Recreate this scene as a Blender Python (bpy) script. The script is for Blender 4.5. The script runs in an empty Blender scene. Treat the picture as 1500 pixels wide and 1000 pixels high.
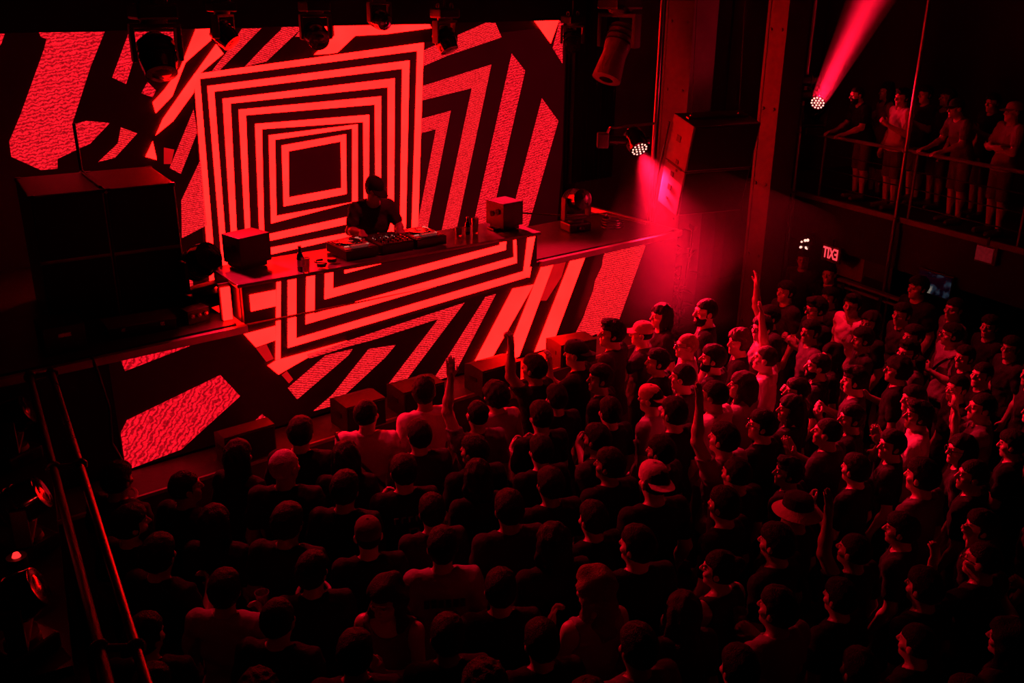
import bpy, bmesh, math, random
import numpy as np
from mathutils import Vector, Matrix

# ------------------------------------------------------------------ camera, world, exposure
SC = bpy.context.scene
COL = SC.collection
FPX = 1400.0                       # focal length in pixels of the 1500 x 1000 frame
CAM_H = 4.7
_ax = np.array([1860.0, -512.0, 1400.0]); _ax /= np.linalg.norm(_ax)
_dn = np.array([-40.0, 3683.0, 1400.0]); _dn -= _ax * (_dn @ _ax); _dn /= np.linalg.norm(_dn)
_ay = np.cross(_ax, _dn); _ay = _ay if _ay[2] > 0 else -_ay
RW = np.array([_ax, _ay, -_dn])    # rows: world axes seen in camera axes (right, down, forward)
cam_data = bpy.data.cameras.new('camera'); cam = bpy.data.objects.new('camera', cam_data); COL.objects.link(cam)
cam_data.sensor_width = 36.0; cam_data.lens = 36.0 * FPX / 1500.0; cam_data.clip_start = 0.05; cam_data.clip_end = 100
_m = Matrix.Identity(4)
for i in range(3):
    _m[i][0] = RW[i, 0]; _m[i][1] = -RW[i, 1]; _m[i][2] = -RW[i, 2]
_m[2][3] = CAM_H
cam.matrix_world = _m
SC.camera = cam
SC.view_settings.view_transform = 'Standard'; SC.view_settings.look = 'None'
SC.view_settings.gamma = 1.0; SC.view_settings.use_curve_mapping = False
SC.view_settings.exposure = 0.0
SC.cycles.use_denoising = True
SC.cycles.max_bounces = 5; SC.cycles.diffuse_bounces = 3; SC.cycles.glossy_bounces = 3
SC.cycles.transmission_bounces = 4; SC.cycles.volume_bounces = 0; SC.cycles.sample_clamp_indirect = 4.0
world = bpy.data.worlds.new('night'); SC.world = world; world.use_nodes = True
world.node_tree.nodes['Background'].inputs[0].default_value = (0, 0, 0, 1)
world.node_tree.nodes['Background'].inputs[1].default_value = 0.0
LED_GAIN = 22.0                     # radiance of the lit LED screens (they are the main light of the room)
def lamp_spot(name, loc, target, power, angle, blend=0.3, color=(1, .004, .028), radius=.05):
    l = bpy.data.lights.new(name, 'SPOT'); l.energy = power; l.spot_size = math.radians(angle); l.spot_blend = blend
    l.color = color; l.shadow_soft_size = radius
    o = bpy.data.objects.new(name, l); COL.objects.link(o); o.location = loc
    o.rotation_euler = (Vector(target) - Vector(loc)).to_track_quat('-Z', 'Y').to_euler()
    return o

def ray(u, v): return RW @ np.array([u - 750.0, v - 500.0, FPX])
def atZ(u, v, z): d = ray(u, v); t = (z - CAM_H) / d[2]; return Vector((t * d[0], t * d[1], z))
def atY(u, v, y): d = ray(u, v); t = y / d[1]; return Vector((t * d[0], y, CAM_H + t * d[2]))
def atX(u, v, x): d = ray(u, v); t = x / d[0]; return Vector((x, t * d[1], CAM_H + t * d[2]))
def atD(u, v, dep): d = ray(u, v) * dep / FPX; return Vector((d[0], d[1], CAM_H + d[2]))
def proj(p):
    c = RW.T @ (np.array(p) - np.array([0, 0, CAM_H])); return 750 + FPX * c[0] / c[2], 500 + FPX * c[1] / c[2], c[2]

# ------------------------------------------------------------------ mesh helpers
class MB:
    def __init__(s): s.v = []; s.f = []
    def add(s, vs, fs, M=None):
        n = len(s.v)
        s.v += [tuple(M @ Vector(v)) if M else tuple(v) for v in vs]
        s.f += [tuple(i + n for i in f) for f in fs]; return s
    def box(s, c, d, M=None, bev=0.0):
        if bev > 0:
            bm = bmesh.new(); bmesh.ops.create_cube(bm, size=1.0)
            for v in bm.verts: v.co = Vector((c[0] + v.co.x * d[0], c[1] + v.co.y * d[1], c[2] + v.co.z * d[2]))
            bmesh.ops.bevel(bm, geom=list(bm.edges), offset=bev, segments=2, affect='EDGES', profile=.6)
            s.frombm(bm, M); return s
        x, y, z = [k / 2 for k in d]
        vs = [(c[0] + a * x, c[1] + b * y, c[2] + e * z) for e in (-1, 1) for b in (-1, 1) for a in (-1, 1)]
        return s.add(vs, [(0, 2, 3, 1), (4, 5, 7, 6), (0, 1, 5, 4), (2, 6, 7, 3), (0, 4, 6, 2), (1, 3, 7, 5)], M)
    def frombm(s, bm, M=None):
        bm.verts.ensure_lookup_table()
        for i, v in enumerate(bm.verts): v.index = i
        s.add([v.co[:] for v in bm.verts], [[v.index for v in f.verts] for f in bm.faces], M); bm.free()
    def cyl(s, p0, p1, r0, r1=None, n=14, caps=True):
        r1 = r0 if r1 is None else r1
        p0, p1 = Vector(p0), Vector(p1); w = (p1 - p0).normalized()
        a = w.orthogonal().normalized(); b = w.cross(a)
        vs = []
        for p, r in ((p0, r0), (p1, r1)):
            for i in range(n):
                t = 2 * math.pi * i / n; vs.append(p + r * (math.cos(t) * a + math.sin(t) * b))
        fs = [(i, (i + 1) % n, n + (i + 1) % n, n + i) for i in range(n)]
        if caps: fs += [tuple(range(n))[::-1], tuple(range(n, 2 * n))]
        return s.add(vs, fs)
    def lathe(s, prof, M=None, n=24):          # prof: (r, z) pairs about local z
        vs = []; k = len(prof)
        for i in range(n):
            t = 2 * math.pi * i / n
            vs += [(r * math.cos(t), r * math.sin(t), z) for r, z in prof]
        fs = []
        for i in range(n):
            j = (i + 1) % n
            for q in range(k - 1): fs.append((i * k + q, j * k + q, j * k + q + 1, i * k + q + 1))
        fs.append(tuple(i * k for i in range(n))[::-1]); fs.append(tuple(i * k + k - 1 for i in range(n)))
        return s.add(vs, fs, M)
    def sphere(s, c, r, M=None, n=16, m=10):
        r = (r, r, r) if isinstance(r, (int, float)) else r
        vs = [(c[0], c[1], c[2] - r[2])]; fs = []
        for j in range(1, m):
            p = math.pi * j / m
            for i in range(n):
                t = 2 * math.pi * i / n
                vs.append((c[0] + r[0] * math.sin(p) * math.cos(t), c[1] + r[1] * math.sin(p) * math.sin(t), c[2] - r[2] * math.cos(p)))
        vs.append((c[0], c[1], c[2] + r[2]))
        for i in range(n): fs.append((0, 1 + (i + 1) % n, 1 + i)); fs.append((len(vs) - 1, 1 + (m - 2) * n + i, 1 + (m - 2) * n + (i + 1) % n))
        for j in range(m - 2):
            for i in range(n):
                a = 1 + j * n + i; b = 1 + j * n + (i + 1) % n; fs.append((a, b, b + n, a + n))
        return s.add(vs, fs, M)
    def torus(s, c, R, r, axis=(0, 0, 1), n=24, m=8, a0=0.0, a1=2 * math.pi):
        w = Vector(axis).normalized(); a = w.orthogonal().normalized(); b = w.cross(a); c = Vector(c)
        full = abs(a1 - a0) > 6.28; k = n if full else n + 1
        vs = []; fs = []
        for i in range(k):
            t = a0 + (a1 - a0) * i / n; d = math.cos(t) * a + math.sin(t) * b
            for j in range(m):
                q = 2 * math.pi * j / m; vs.append(c + d * (R + r * math.cos(q)) + w * r * math.sin(q))
        for i in range(n):
            i2 = (i + 1) % k
            for j in range(m): fs.append((i * m + j, i2 * m + j, i2 * m + (j + 1) % m, i * m + (j + 1) % m))
        return s.add(vs, fs)
    def tube(s, pts, r, n=8):
        for a, b in zip(pts[:-1], pts[1:]): s.cyl(a, b, r, r, n)
        return s
    def prism(s, poly, y0, y1):                # polygon in x-z, thick along y
        n = len(poly); vs = [(p[0], y0, p[1]) for p in poly] + [(p[0], y1, p[1]) for p in poly]
        return s.add(vs, [tuple(range(n)), tuple(range(n, 2 * n))[::-1]] + [(i, n + i, n + (i + 1) % n, (i + 1) % n) for i in range(n)])
    def mesh(s, name, smooth=False):
        me = bpy.data.meshes.new(name); me.from_pydata([tuple(v) for v in s.v], [], s.f); me.validate()
        bm = bmesh.new(); bm.from_mesh(me); bmesh.ops.recalc_face_normals(bm, faces=list(bm.faces)); bm.to_mesh(me); bm.free()
        if smooth:
            me.polygons.foreach_set('use_smooth', [True] * len(me.polygons))
            try: me.set_sharp_from_angle(angle=math.radians(38))
            except Exception: pass
        return me
    def build(s, name, mat, parent=None, smooth=False, **tags):
        me = s.mesh(name, smooth); me.materials.append(mat)
        return link(name, me, parent, **tags)
def link(name, me, parent=None, loc=None, rot=None, label=None, cat=None, group=None, kind=None):
    o = bpy.data.objects.new(name, me); COL.objects.link(o)
    if parent is not None: o.parent = parent
    if loc is not None: o.location = loc
    if rot is not None: o.rotation_euler = rot
    if label: o['label'] = label
    if cat: o['category'] = cat
    if group: o['group'] = group
    if kind: o['kind'] = kind
    return o
def thing(name, label, cat, loc=(0, 0, 0), rz=0.0, group=None, rot=None):
    o = link(name, None, None, loc, rot if rot is not None else (0, 0, rz), label, cat, group)
    o.empty_display_size = .2
    return o
def dup(root, loc=None, rot=None, label=None, group=None, scale=None):
    r = root.copy(); COL.objects.link(r)
    if loc is not None: r.location = loc
    if rot is not None: r.rotation_euler = rot
    if scale is not None: r.scale = scale
    if label: r['label'] = label
    if group: r['group'] = group
    for ch in list(root.children):
        c = ch.copy(); COL.objects.link(c); c.parent = r
        for g in list(ch.children):
            d = g.copy(); COL.objects.link(d); d.parent = c
    return r

# ------------------------------------------------------------------ materials (all procedural)
def nodes(name):
    m = bpy.data.materials.new(name); m.use_nodes = True; nt = m.node_tree
    return m, nt, nt.nodes['Principled BSDF']
def lnk(nt, a, b): nt.links.new(a, b)
def surf(name, col, rough=.6, metal=0.0, var=.25, scale=8.0, bump=0.0, spec=.5, objcol=False, bscale=None, rvar=.12):
    """colour with noise mottling, roughness variation and fine relief"""
    m, nt, p = nodes(name); N = nt.nodes
    tc = N.new('ShaderNodeTexCoord'); no = N.new('ShaderNodeTexNoise'); no.inputs['Scale'].default_value = scale; no.inputs['Detail'].default_value = 4
    lnk(nt, tc.outputs['Object'], no.inputs['Vector'])
    mr = N.new('ShaderNodeMapRange'); mr.inputs[3].default_value = 1 - var; mr.inputs[4].default_value = 1 + var
    lnk(nt, no.outputs['Fac'], mr.inputs[0])
    mx = N.new('ShaderNodeVectorMath'); mx.operation = 'SCALE'
    if objcol:
        oi = N.new('ShaderNodeObjectInfo'); lnk(nt, oi.outputs['Color'], mx.inputs[0])
    else: mx.inputs[0].default_value = col[:3]
    lnk(nt, mr.outputs[0], mx.inputs['Scale']); lnk(nt, mx.outputs[0], p.inputs['Base Color'])
    rr = N.new('ShaderNodeMapRange'); rr.inputs[3].default_value = max(.02, rough - rvar); rr.inputs[4].default_value = min(1, rough + rvar)
    lnk(nt, no.outputs['Fac'], rr.inputs[0]); lnk(nt, rr.outputs[0], p.inputs['Roughness'])
    p.inputs['Metallic'].default_value = metal; p.inputs['Specular IOR Level'].default_value = spec
    if bump:
        nb = N.new('ShaderNodeTexNoise'); nb.inputs['Scale'].default_value = bscale or scale * 6; nb.inputs['Detail'].default_value = 3
        lnk(nt, tc.outputs['Object'], nb.inputs['Vector'])
        b = N.new('ShaderNodeBump'); b.inputs['Strength'].default_value = bump; b.inputs['Distance'].default_value = .02
        lnk(nt, nb.outputs['Fac'], b.inputs['Height']); lnk(nt, b.outputs[0], p.inputs['Normal'])
    return m
def emit(name, col, strength, var=0.0, scale=20.0):
    m, nt, p = nodes(name); N = nt.nodes
    p.inputs['Base Color'].default_value = (.01, .01, .01, 1); p.inputs['Roughness'].default_value = .5
    p.inputs['Emission Color'].default_value = (*col, 1); p.inputs['Emission Strength'].default_value = strength
    if var:
        tc = N.new('ShaderNodeTexCoord'); no = N.new('ShaderNodeTexNoise'); no.inputs['Scale'].default_value = scale
        mr = N.new('ShaderNodeMapRange'); mr.inputs[3].default_value = strength * (1 - var); mr.inputs[4].default_value = strength * (1 + var)
        lnk(nt, tc.outputs['Object'], no.inputs['Vector']); lnk(nt, no.outputs['Fac'], mr.inputs[0]); lnk(nt, mr.outputs[0], p.inputs['Emission Strength'])
    return m
def led_mesh(name, col, gain, rot, wscale, dist):
    """open-mesh LED curtain: wavy bright and dark rows of diodes"""
    m, nt, p = nodes(name); N = nt.nodes
    p.inputs['Base Color'].default_value = (.01, .01, .01, 1); p.inputs['Roughness'].default_value = .6
    tc = N.new('ShaderNodeTexCoord'); mp = N.new('ShaderNodeMapping'); mp.inputs['Rotation'].default_value = (0, math.radians(rot), 0)
    lnk(nt, tc.outputs['Object'], mp.inputs['Vector'])
    wv = N.new('ShaderNodeTexWave'); wv.bands_direction = 'Z'; wv.inputs['Scale'].default_value = wscale
    wv.inputs['Distortion'].default_value = dist; wv.inputs['Detail'].default_value = 3; wv.inputs['Detail Scale'].default_value = 2.2
    lnk(nt, mp.outputs[0], wv.inputs['Vector'])
    vo = N.new('ShaderNodeTexVoronoi'); vo.inputs['Scale'].default_value = 60; lnk(nt, mp.outputs[0], vo.inputs['Vector'])
    a = N.new('ShaderNodeMapRange'); a.inputs[1].default_value = .1; a.inputs[2].default_value = .75; a.inputs[3].default_value = .34; a.inputs[4].default_value = 1.0
    lnk(nt, wv.outputs['Fac'], a.inputs[0])
    b = N.new('ShaderNodeMapRange'); b.inputs[2].default_value = .7; b.inputs[3].default_value = 1.15; b.inputs[4].default_value = .5
    lnk(nt, vo.outputs['Distance'], b.inputs[0])
    mu = N.new('ShaderNodeMath'); mu.operation = 'MULTIPLY'; lnk(nt, a.outputs[0], mu.inputs[0]); lnk(nt, b.outputs[0], mu.inputs[1])
    mg = N.new('ShaderNodeMath'); mg.operation = 'MULTIPLY'; mg.inputs[1].default_value = gain; lnk(nt, mu.outputs[0], mg.inputs[0])
    p.inputs['Emission Color'].default_value = (*col, 1); lnk(nt, mg.outputs[0], p.inputs['Emission Strength'])
    return m
MT = {}
MT['floor'] = surf('dance_floor_concrete', (.03, .028, .028), .45, var=.4, scale=2, bump=.1)
MT['wall'] = surf('black_painted_plaster', (.018, .016, .016), .8, var=.4, scale=3, bump=.2)
MT['brick_wall'] = surf('dark_painted_concrete', (.09, .08, .075), .75, var=.5, scale=2.5, bump=.35, bscale=12)
MT['drape'] = surf('black_drape', (.006, .006, .006), .95, var=.4, scale=5)
MT['steel'] = surf('painted_steel', (.16, .15, .15), .5, var=.35, scale=4, bump=.15)
MT['pole'] = surf('scuffed_steel_tube', (.35, .34, .33), .33, metal=.9, var=.3, scale=12)
MT['deck'] = surf('stage_plywood', (.07, .065, .06), .38, var=.5, scale=3, bump=.12)
MT['trim'] = surf('aluminium_edge', (.55, .53, .52), .35, metal=.6, var=.35, scale=7, bump=.05)
MT['black'] = surf('black_plastic', (.012, .012, .012), .35, var=.3, scale=20)
MT['gloss'] = surf('gloss_black', (.01, .01, .011), .12, var=.3, scale=10, spec=.8)
MT['cab'] = surf('speaker_cabinet_paint', (.035, .033, .033), .55, var=.25, scale=30, bump=.25, bscale=220)
MT['cabside'] = surf('grey_cabinet_paint', (.2, .19, .19), .5, var=.3, scale=12, bump=.2, bscale=160)
MT['grille'] = surf('speaker_grille', (.004, .004, .004), .85, var=.4, scale=60, bump=.3, bscale=400)
MT['alu'] = surf('brushed_aluminium', (.6, .6, .6), .28, metal=1, var=.15, scale=40)
MT['screen'] = surf('dark_led_panel', (.012, .01, .01), .5, var=.3, scale=40, bump=.2, bscale=300)
_p = MT['screen'].node_tree.nodes['Principled BSDF']; _p.inputs['Emission Color'].default_value = (1, .0, .03, 1); _p.inputs['Emission Strength'].default_value = .003   # LED black level
MT['glass'] = surf('drinking_glass', (.5, .5, .5), .06, var=.05, scale=5, spec=1.0)
MT['glass'].node_tree.nodes['Principled BSDF'].inputs['Transmission Weight'].default_value = .7
MT['desk'] = surf('lacquered_desk_top', (.22, .2, .2), .16, var=.35, scale=6, spec=.7)
MT['leaf'] = surf('dark_leaf', (.06, .09, .05), .35, var=.5, scale=10)
MT['wood'] = surf('red_brown_wood', (.22, .09, .05), .5, var=.4, scale=6)
MT['skin'] = surf('skin', (.5, .33, .25), .45, var=.08, scale=14, objcol=True, bump=.06, bscale=90)
MT['cloth'] = surf('cotton_cloth', (.1, .1, .1), .9, var=.14, scale=18, objcol=True, bump=.3, bscale=34, spec=.2)
MT['hair'] = surf('hair', (.02, .015, .012), .6, spec=.1, var=.35, scale=40, objcol=True, bump=.6, bscale=130)
MT['denim'] = surf('trouser_cloth', (.03, .03, .04), .9, var=.2, scale=20, objcol=True, spec=.2)
MT['sole'] = surf('shoe_rubber', (.06, .06, .06), .6, var=.2, scale=20)
MT['lens'] = surf('glasses_frame', (.015, .015, .015), .2, var=.1, scale=20, spec=.8)
MT['led_s'] = emit('led_lit_fine', (1, .0018, .0015), LED_GAIN * 1.0, .35, 3)
MT['led_b'] = emit('led_black_level', (1, .0, .03), .022, .3, 2)
MT['led_s2'] = emit('led_dim_and_flare', (1, .004, .008), .55, .3, 5)  # dim screen areas, and flare blobs painted onto the facade
MT['led_m1'] = led_mesh('led_lit_mesh_wavy', (1, .008, .02), 1.7, 8, 9.5, 8)
MT['led_m2'] = led_mesh('led_lit_mesh_rows', (1, .012, .02), 1.75, -18, 15, 4)
MT['led_m3'] = led_mesh('led_lit_mesh_diagonal', (1, .005, .018), 1.6, 52, 7.5, 9)
MT['cell'] = emit('led_cell_white_hot', (1, .4, .32), 2.2)
MT['rack'] = surf('dark_scuffed_tube', (.12, .11, .11), .3, metal=.5, var=.3, scale=12)
MT['rope'] = surf('black_rope', (.01, .01, .01), .7)
MT['sign'] = emit('red_sign_letters', (1, .05, .07), 1.3)
MT['sign_dim'] = emit('dim_sign_face', (1, .03, .05), .09, .5, 30)

# ------------------------------------------------------------------ room shell
def struct(name, m, mat, **k): return m.build(name, mat, None, kind='structure', **k)
struct('floor', MB().box((6, 3.5, -.1), (22, 18, .2)), MT['floor'])
struct('ceiling', MB().box((6, 3.5, 7.1), (22, 18, .2)), MT['wall'])
struct('wall_back', MB().box((6, 10.75, 3.5), (22, .3, 7)), MT['drape'])
struct('wall_left', MB().box((-4.9, 3.5, 3.5), (.2, 18, 7)), MT['wall'])
struct('wall_right', MB().box((16.4, 3.5, 3.5), (.2, 18, 7)), MT['wall'])
struct('wall_front', MB().box((6, -5.4, 3.5), (22, .2, 7)), MT['wall'])
struct('wall_stage_side', MB().box((10.9, 10.2, 3.5), (3.3, .3, 7)), MT['brick_wall'])
# pleated black drape hanging beside the LED wall
_d = MB(); _vs = []; _n = 60
for i in range(_n + 1):
    x = 8.98 + .9 * i / _n; y = 9.95 + .05 * math.sin(i * 1.1)
    _vs += [(x, y, 2.0), (x, y, 6.9), (x, y + .02, 6.9), (x, y + .02, 2.0)]
_d.add(_vs, [(4 * i + a, 4 * i + 4 + a, 4 * i + 4 + (a + 1) % 4, 4 * i + (a + 1) % 4) for i in range(_n) for a in range(4)])
_d.build('stage_drape', MT['drape'], None, label='black pleated drape hanging beside the right end of the LED wall', cat='curtain')
_d = MB(); _d.box((3.6, 9.93, 4.75), (11.2, .08, 1.12)); _d.build('valance', MT['drape'], None, label='black valance hanging over the top edge of the LED wall', cat='curtain')

# ------------------------------------------------------------------ LED screens: traced picture on real flat panels
def crop(l, ox, oy, s): return [(ox + a / s, oy + b / s) for a, b in l]
C1 = lambda *p: crop(p, 0, 0, 3.3333); C2 = lambda *p: crop(p, 400, 0, 3.3333); C5 = lambda *p: crop(p, 0, 200, 3.3333)
C6 = lambda *p: crop(p, 300, 230, 2.883); C7 = lambda *p: crop(p, 760, 270, 3.3333); C8 = lambda *p: crop(p, 0, 450, 3.3333)
C9 = lambda *p: crop(p, 420, 0, 5.0); CD = lambda *p: crop(p, 640, 270, 5.77); C3 = lambda *p: crop(p, 300, 520, 3.3333)
WALL = [('led_b', [(283, 108), (621, 62), (612, 420), (305, 480)]), ('led_b', [(621, 62), (840, 35), (810, 400), (612, 420)])]   # (material, pixel polygon)
WALL += [('led_m1', C1((235, 158), (510, 155), (440, 330), (350, 610), (420, 590), (535, 600), (440, 700), (280, 775), (280, 822), (200, 830), (55, 765), (45, 690), (100, 560), (215, 240))),
         ('led_m1', C1((-40, 165), (22, 165), (5, 215), (-40, 260))),
         ('led_m1', C1((630, 155), (700, 155), (655, 280), (615, 410), (548, 378))), ('led_m1', C1((190, 158), (235, 158), (228, 190), (200, 180))),
         ('led_m1', C1((700, 155), (845, 155), (850, 220), (820, 180), (740, 165), (700, 215))),
         ('led_m1', C1((720, 400), (760, 440), (745, 475), (690, 455))),
         ('led_s', C1((955, 142), (1040, 140), (1030, 195), (905, 305), (840, 470), (760, 552), (745, 500), (800, 440), (880, 330))),
         ('led_s', C1((1055, 215), (1090, 262), (960, 372), (945, 452), (845, 590), (760, 660), (795, 580), (900, 430), (1000, 292))),
         ('led_m2', C1((1180, 140), (1275, 138), (1070, 345), (1030, 352), (1110, 250))), ('led_m2', C1((1385, 132), (1480, 130), (1300, 300), (1195, 325), (1290, 225))),
         ('led_m2', C1((1480, 130), (1500, 130), (1500, 175), (1440, 180))),
         ('led_m2', C1((945, 535), (962, 645), (882, 848), (828, 820))), ('led_m2', C1((590, 622), (670, 650), (560, 770), (480, 790), (575, 700))), ('led_s', C1((745, 690), (765, 780), (710, 765))),
         ('led_s2', C1((800, 720), (850, 730), (835, 800), (800, 800))),
         ('led_m2', C5((980, 110), (1003, 370), (1010, 432), (888, 495), (885, 312))), ('led_m2', C5((1020, 510), (1036, 600), (1050, 700), (1000, 700), (890, 720), (888, 585))),
         ('led_m2', C5((880, 640), (1040, 610), (1060, 760), (900, 900), (870, 900)))]
WALL[-2] = ('led_m2', C5((1020, 510), (1030, 562), (890, 642), (886, 588)))
WALL[-1] = ('led_m2', C5((888, 690), (935, 655), (960, 900), (880, 900)))
WALL += [('led_m2', C2((728, 420), (1065, 315), (970, 430), (728, 490))), ('led_m2', C2((1065, 315), (850, 1330), (780, 1330), (970, 430))),
         ('led_m2', C2((722, 580), (867, 540), (795, 630), (722, 650))), ('led_m2', C2((867, 540), (710, 1330), (660, 1330), (795, 630))),
         ('led_m1', C2((1165, 262), (1230, 345), (1005, 1330), (925, 1330))), ('led_m1', C2((1312, 480), (1392, 590), (1180, 1330), (1090, 1330))),
         ('led_m2', C2((735, 245), (1040, 110), (1085, 112), (1115, 182), (850, 272), (735, 322))), ('led_s', C2((1275, 102), (1395, 100), (1355, 212))), ('led_m1', C2((1390, 140), (1398, 102), (1416, 102), (1412, 310), (1365, 235))),
         ('led_s', C9((370, 385), (500, 262), (720, 250), (1060, 205), (1045, 178), (345, 190), (350, 260), (200, 400), (300, 395))),
         ('led_m2', C9((-40, 200), (110, 195), (60, 250), (-40, 330))), ('led_s', C9((140, 205), (290, 195), (300, 260), (230, 215), (150, 270)))]
# concentric squares: corners (outer, inner) top-left, top-right, bottom-right, bottom-left
TLo = [(283.5, 108.6), (303.6, 126), (326, 144.6), (349.5, 160.5), (373.5, 181.5), (393.6, 198), (412.5, 213)]
TLi = [(292.5, 115.5), (313.5, 134), (337.5, 151.5), (360, 168.6), (383.4, 189), (402.6, 204.6), (422.4, 221.4)]
TRo = [(620.5, 62.4), (599.5, 88.5), (578, 114.6), (558, 141), (540.4, 168), (523.6, 182), (506.5, 196.5)]
TRi = [(611, 74.4), (589, 100.5), (568, 127.5), (549, 153), (532, 178.5), (516, 188), (499, 207)]
_br = lambda a, b: (300 + a / 2.883, 230 + b / 2.883)
BRo = [_br(895, 440), _br(846, 400), _br(797, 355), _br(743, 305), _br(692, 263), _br(645, 185), _br(598, 155)]
BRi = [_br(870, 410), _br(823, 372), _br(772, 332), _br(721, 296), _br(672, 237), _br(622, 190), _br(577, 130)]
BLo = [_br(25, 590), _br(80, 545), _br(122, 507), _br(177, 434), _br(232, 362), _br(280, 280), _br(333, 208)]
BLi = [_br(50, 550), _br(100, 510), _br(142, 473), _br(195, 398), _br(250, 329), _br(302, 248), _br(355, 170)]
for i in range(7):
    o = [TLo[i], TRo[i], BRo[i], BLo[i]]; n_ = [TLi[i], TRi[i], BRi[i], BLi[i]]
    for a in range(4): WALL.append(('led_s', [o[a], o[(a + 1) % 4], n_[(a + 1) % 4], n_[a]]))
DESK = [('led_b', C6((310, 430), (1400, 250), (1372, 520), (350, 815))), ('led_s', C6((350, 440), (385, 440), (385, 765), (350, 805))), ('led_s', C6((350, 805), (385, 765), (1345, 482), (1362, 506))), ('led_s', C6((1345, 482), (1362, 506), (1408, 260), (1372, 260))),
        ('led_s', C6((430, 420), (465, 420), (462, 660), (425, 705))), ('led_s', C6((425, 705), (462, 660), (1306, 422), (1316, 446))), ('led_s', C6((1300, 300), (1313, 300), (1317, 446), (1305, 424))),
        ('led_s', C6((508, 420), (543, 420), (540, 555), (505, 600))), ('led_s', C6((505, 600), (540, 555), (1245, 371), (1270, 391))), ('led_s', C6((1248, 300), (1276, 300), (1270, 391), (1245, 371))),
        ('led_s', C6((585, 430), (590, 491), (1080, 360), (1080, 330))), ('led_s', C6((304, 440), (321, 440), (318, 852), (298, 856))),
        ('led_s', C6((135, 592), (300, 560), (300, 628), (145, 662))), ('led_s', C6((165, 747), (298, 712), (298, 772), (215, 802)))]
SKIRT = DESK + [('led_s', C6((265, 880), (300, 858), (600, 775), (440, 842), (310, 917))), ('led_m2', C6((430, 832), (1095, 615), (1030, 668), (720, 768), (600, 800), (440, 850))),
         ('led_m2', C3((590, 0), (720, -30), (700, 0), (450, 215), (405, 160))), ('led_m2', C3((800, -30), (930, -50), (880, 10), (625, 246), (530, 272), (625, 190))),
         ('led_m2', C6((1000, 665), (1095, 615), (850, 940), (770, 965))), ('led_m2', C6((1185, 590), (1228, 578), (1045, 930), (955, 955))),
         ('led_s', C6((1300, 555), (1388, 538), (1210, 850), (1130, 880))), ('led_s', [(796, 382), (812, 382), (757, 530), (737, 530)]), ('led_s2', [(812, 382), (829, 381), (822, 405), (800, 440), (790, 440)]),
         ('led_s', [(838, 374), (859, 370), (803, 520), (781, 520)]), ('led_s', CD((790, 400), (857, 395), (780, 785), (730, 770))),
         ('led_m2', C7((425, 320), (590, 285), (617, 300), (470, 712), (340, 742), (262, 757), (318, 640), (335, 590), (362, 520), (372, 470), (405, 400), (410, 360))),
         ('led_m3', C8((585, 235), (880, 165), (925, 188), (610, 310), (595, 270))), ('led_m3', C8((620, 550), (1075, 330), (1172, 432), (885, 692), (600, 800), (590, 610))), ('led_m3', C8((1195, 600), (1280, 520), (1325, 565))),
         ('led_s2', C8((1250, 200), (1300, 180), (1335, 250), (1300, 265))), ('led_s2', C8((1375, 330), (1400, 310), (1430, 350), (1410, 370)))]  # these blobs are lens flare and reflections, painted as dim glow
def clip(poly, x0, x1, z0, z1):
    for ax, lim, sg in ((0, x0, 1), (0, x1, -1), (1, z0, 1), (1, z1, -1)):
        out = []; n = len(poly)
        for i in range(n):
            a, b = poly[i], poly[(i + 1) % n]; ia = (a[ax] - lim) * sg >= 0; ib = (b[ax] - lim) * sg >= 0
            if ia: out.append(a)
            if ia != ib:
                t = (lim - a[ax]) / (b[ax] - a[ax]); out.append((a[0] + t * (b[0] - a[0]), a[1] + t * (b[1] - a[1])))
        poly = out
        if len(poly) < 3: return None
    return poly
def paint(parent, src, y, rect, M=None):
    """put the lit areas on the panel: M maps world to the panel's local axes (y = depth)"""
    names = {'led_b': 'glowing_background', 'led_s': 'lit_stripe', 'led_s2': 'dim_patch_and_flare', 'led_m1': 'lit_mesh_stripe', 'led_m2': 'lit_row_stripe', 'led_m3': 'lit_diagonal_stripe'}
    for mat, px in src:
        pl = []
        for u, v in px:
            if M is None: p = atY(u, v, y)
            else:
                d = M.to_3x3() @ Vector(ray(u, v)); o = M @ Vector((0, 0, CAM_H)); t = (y - o.y) / d.y; p = o + t * d
            pl.append((p.x, p.z))
        pl = clip(pl, *rect)
        if pl: MB().prism(pl, *((y - .006, y - .0005) if mat != 'led_b' else (y - .0004, y + .003))).build(names[mat], MT[mat], parent)
lw = thing('led_wall', 'large LED video wall glowing with concentric red squares behind the DJ', 'LED screen', (0, 0, 0))
MB().box((4.75, 10.06, 2.75), (8.46, .1, 2.9)).build('panel', MT['screen'], lw)
paint(lw, WALL, 10.005, (.55, 8.95, 1.32, 4.195))
sk = thing('led_skirt', 'red striped LED facade along the front of the raised stage', 'LED screen', (0, 0, 0))
MB().box((4.79, 7.185, 1.5), (5.9, .05, .98)).build('panel', MT['screen'], sk)
paint(sk, SKIRT, 7.158, (1.85, 7.73, 1.015, 1.975))

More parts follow.
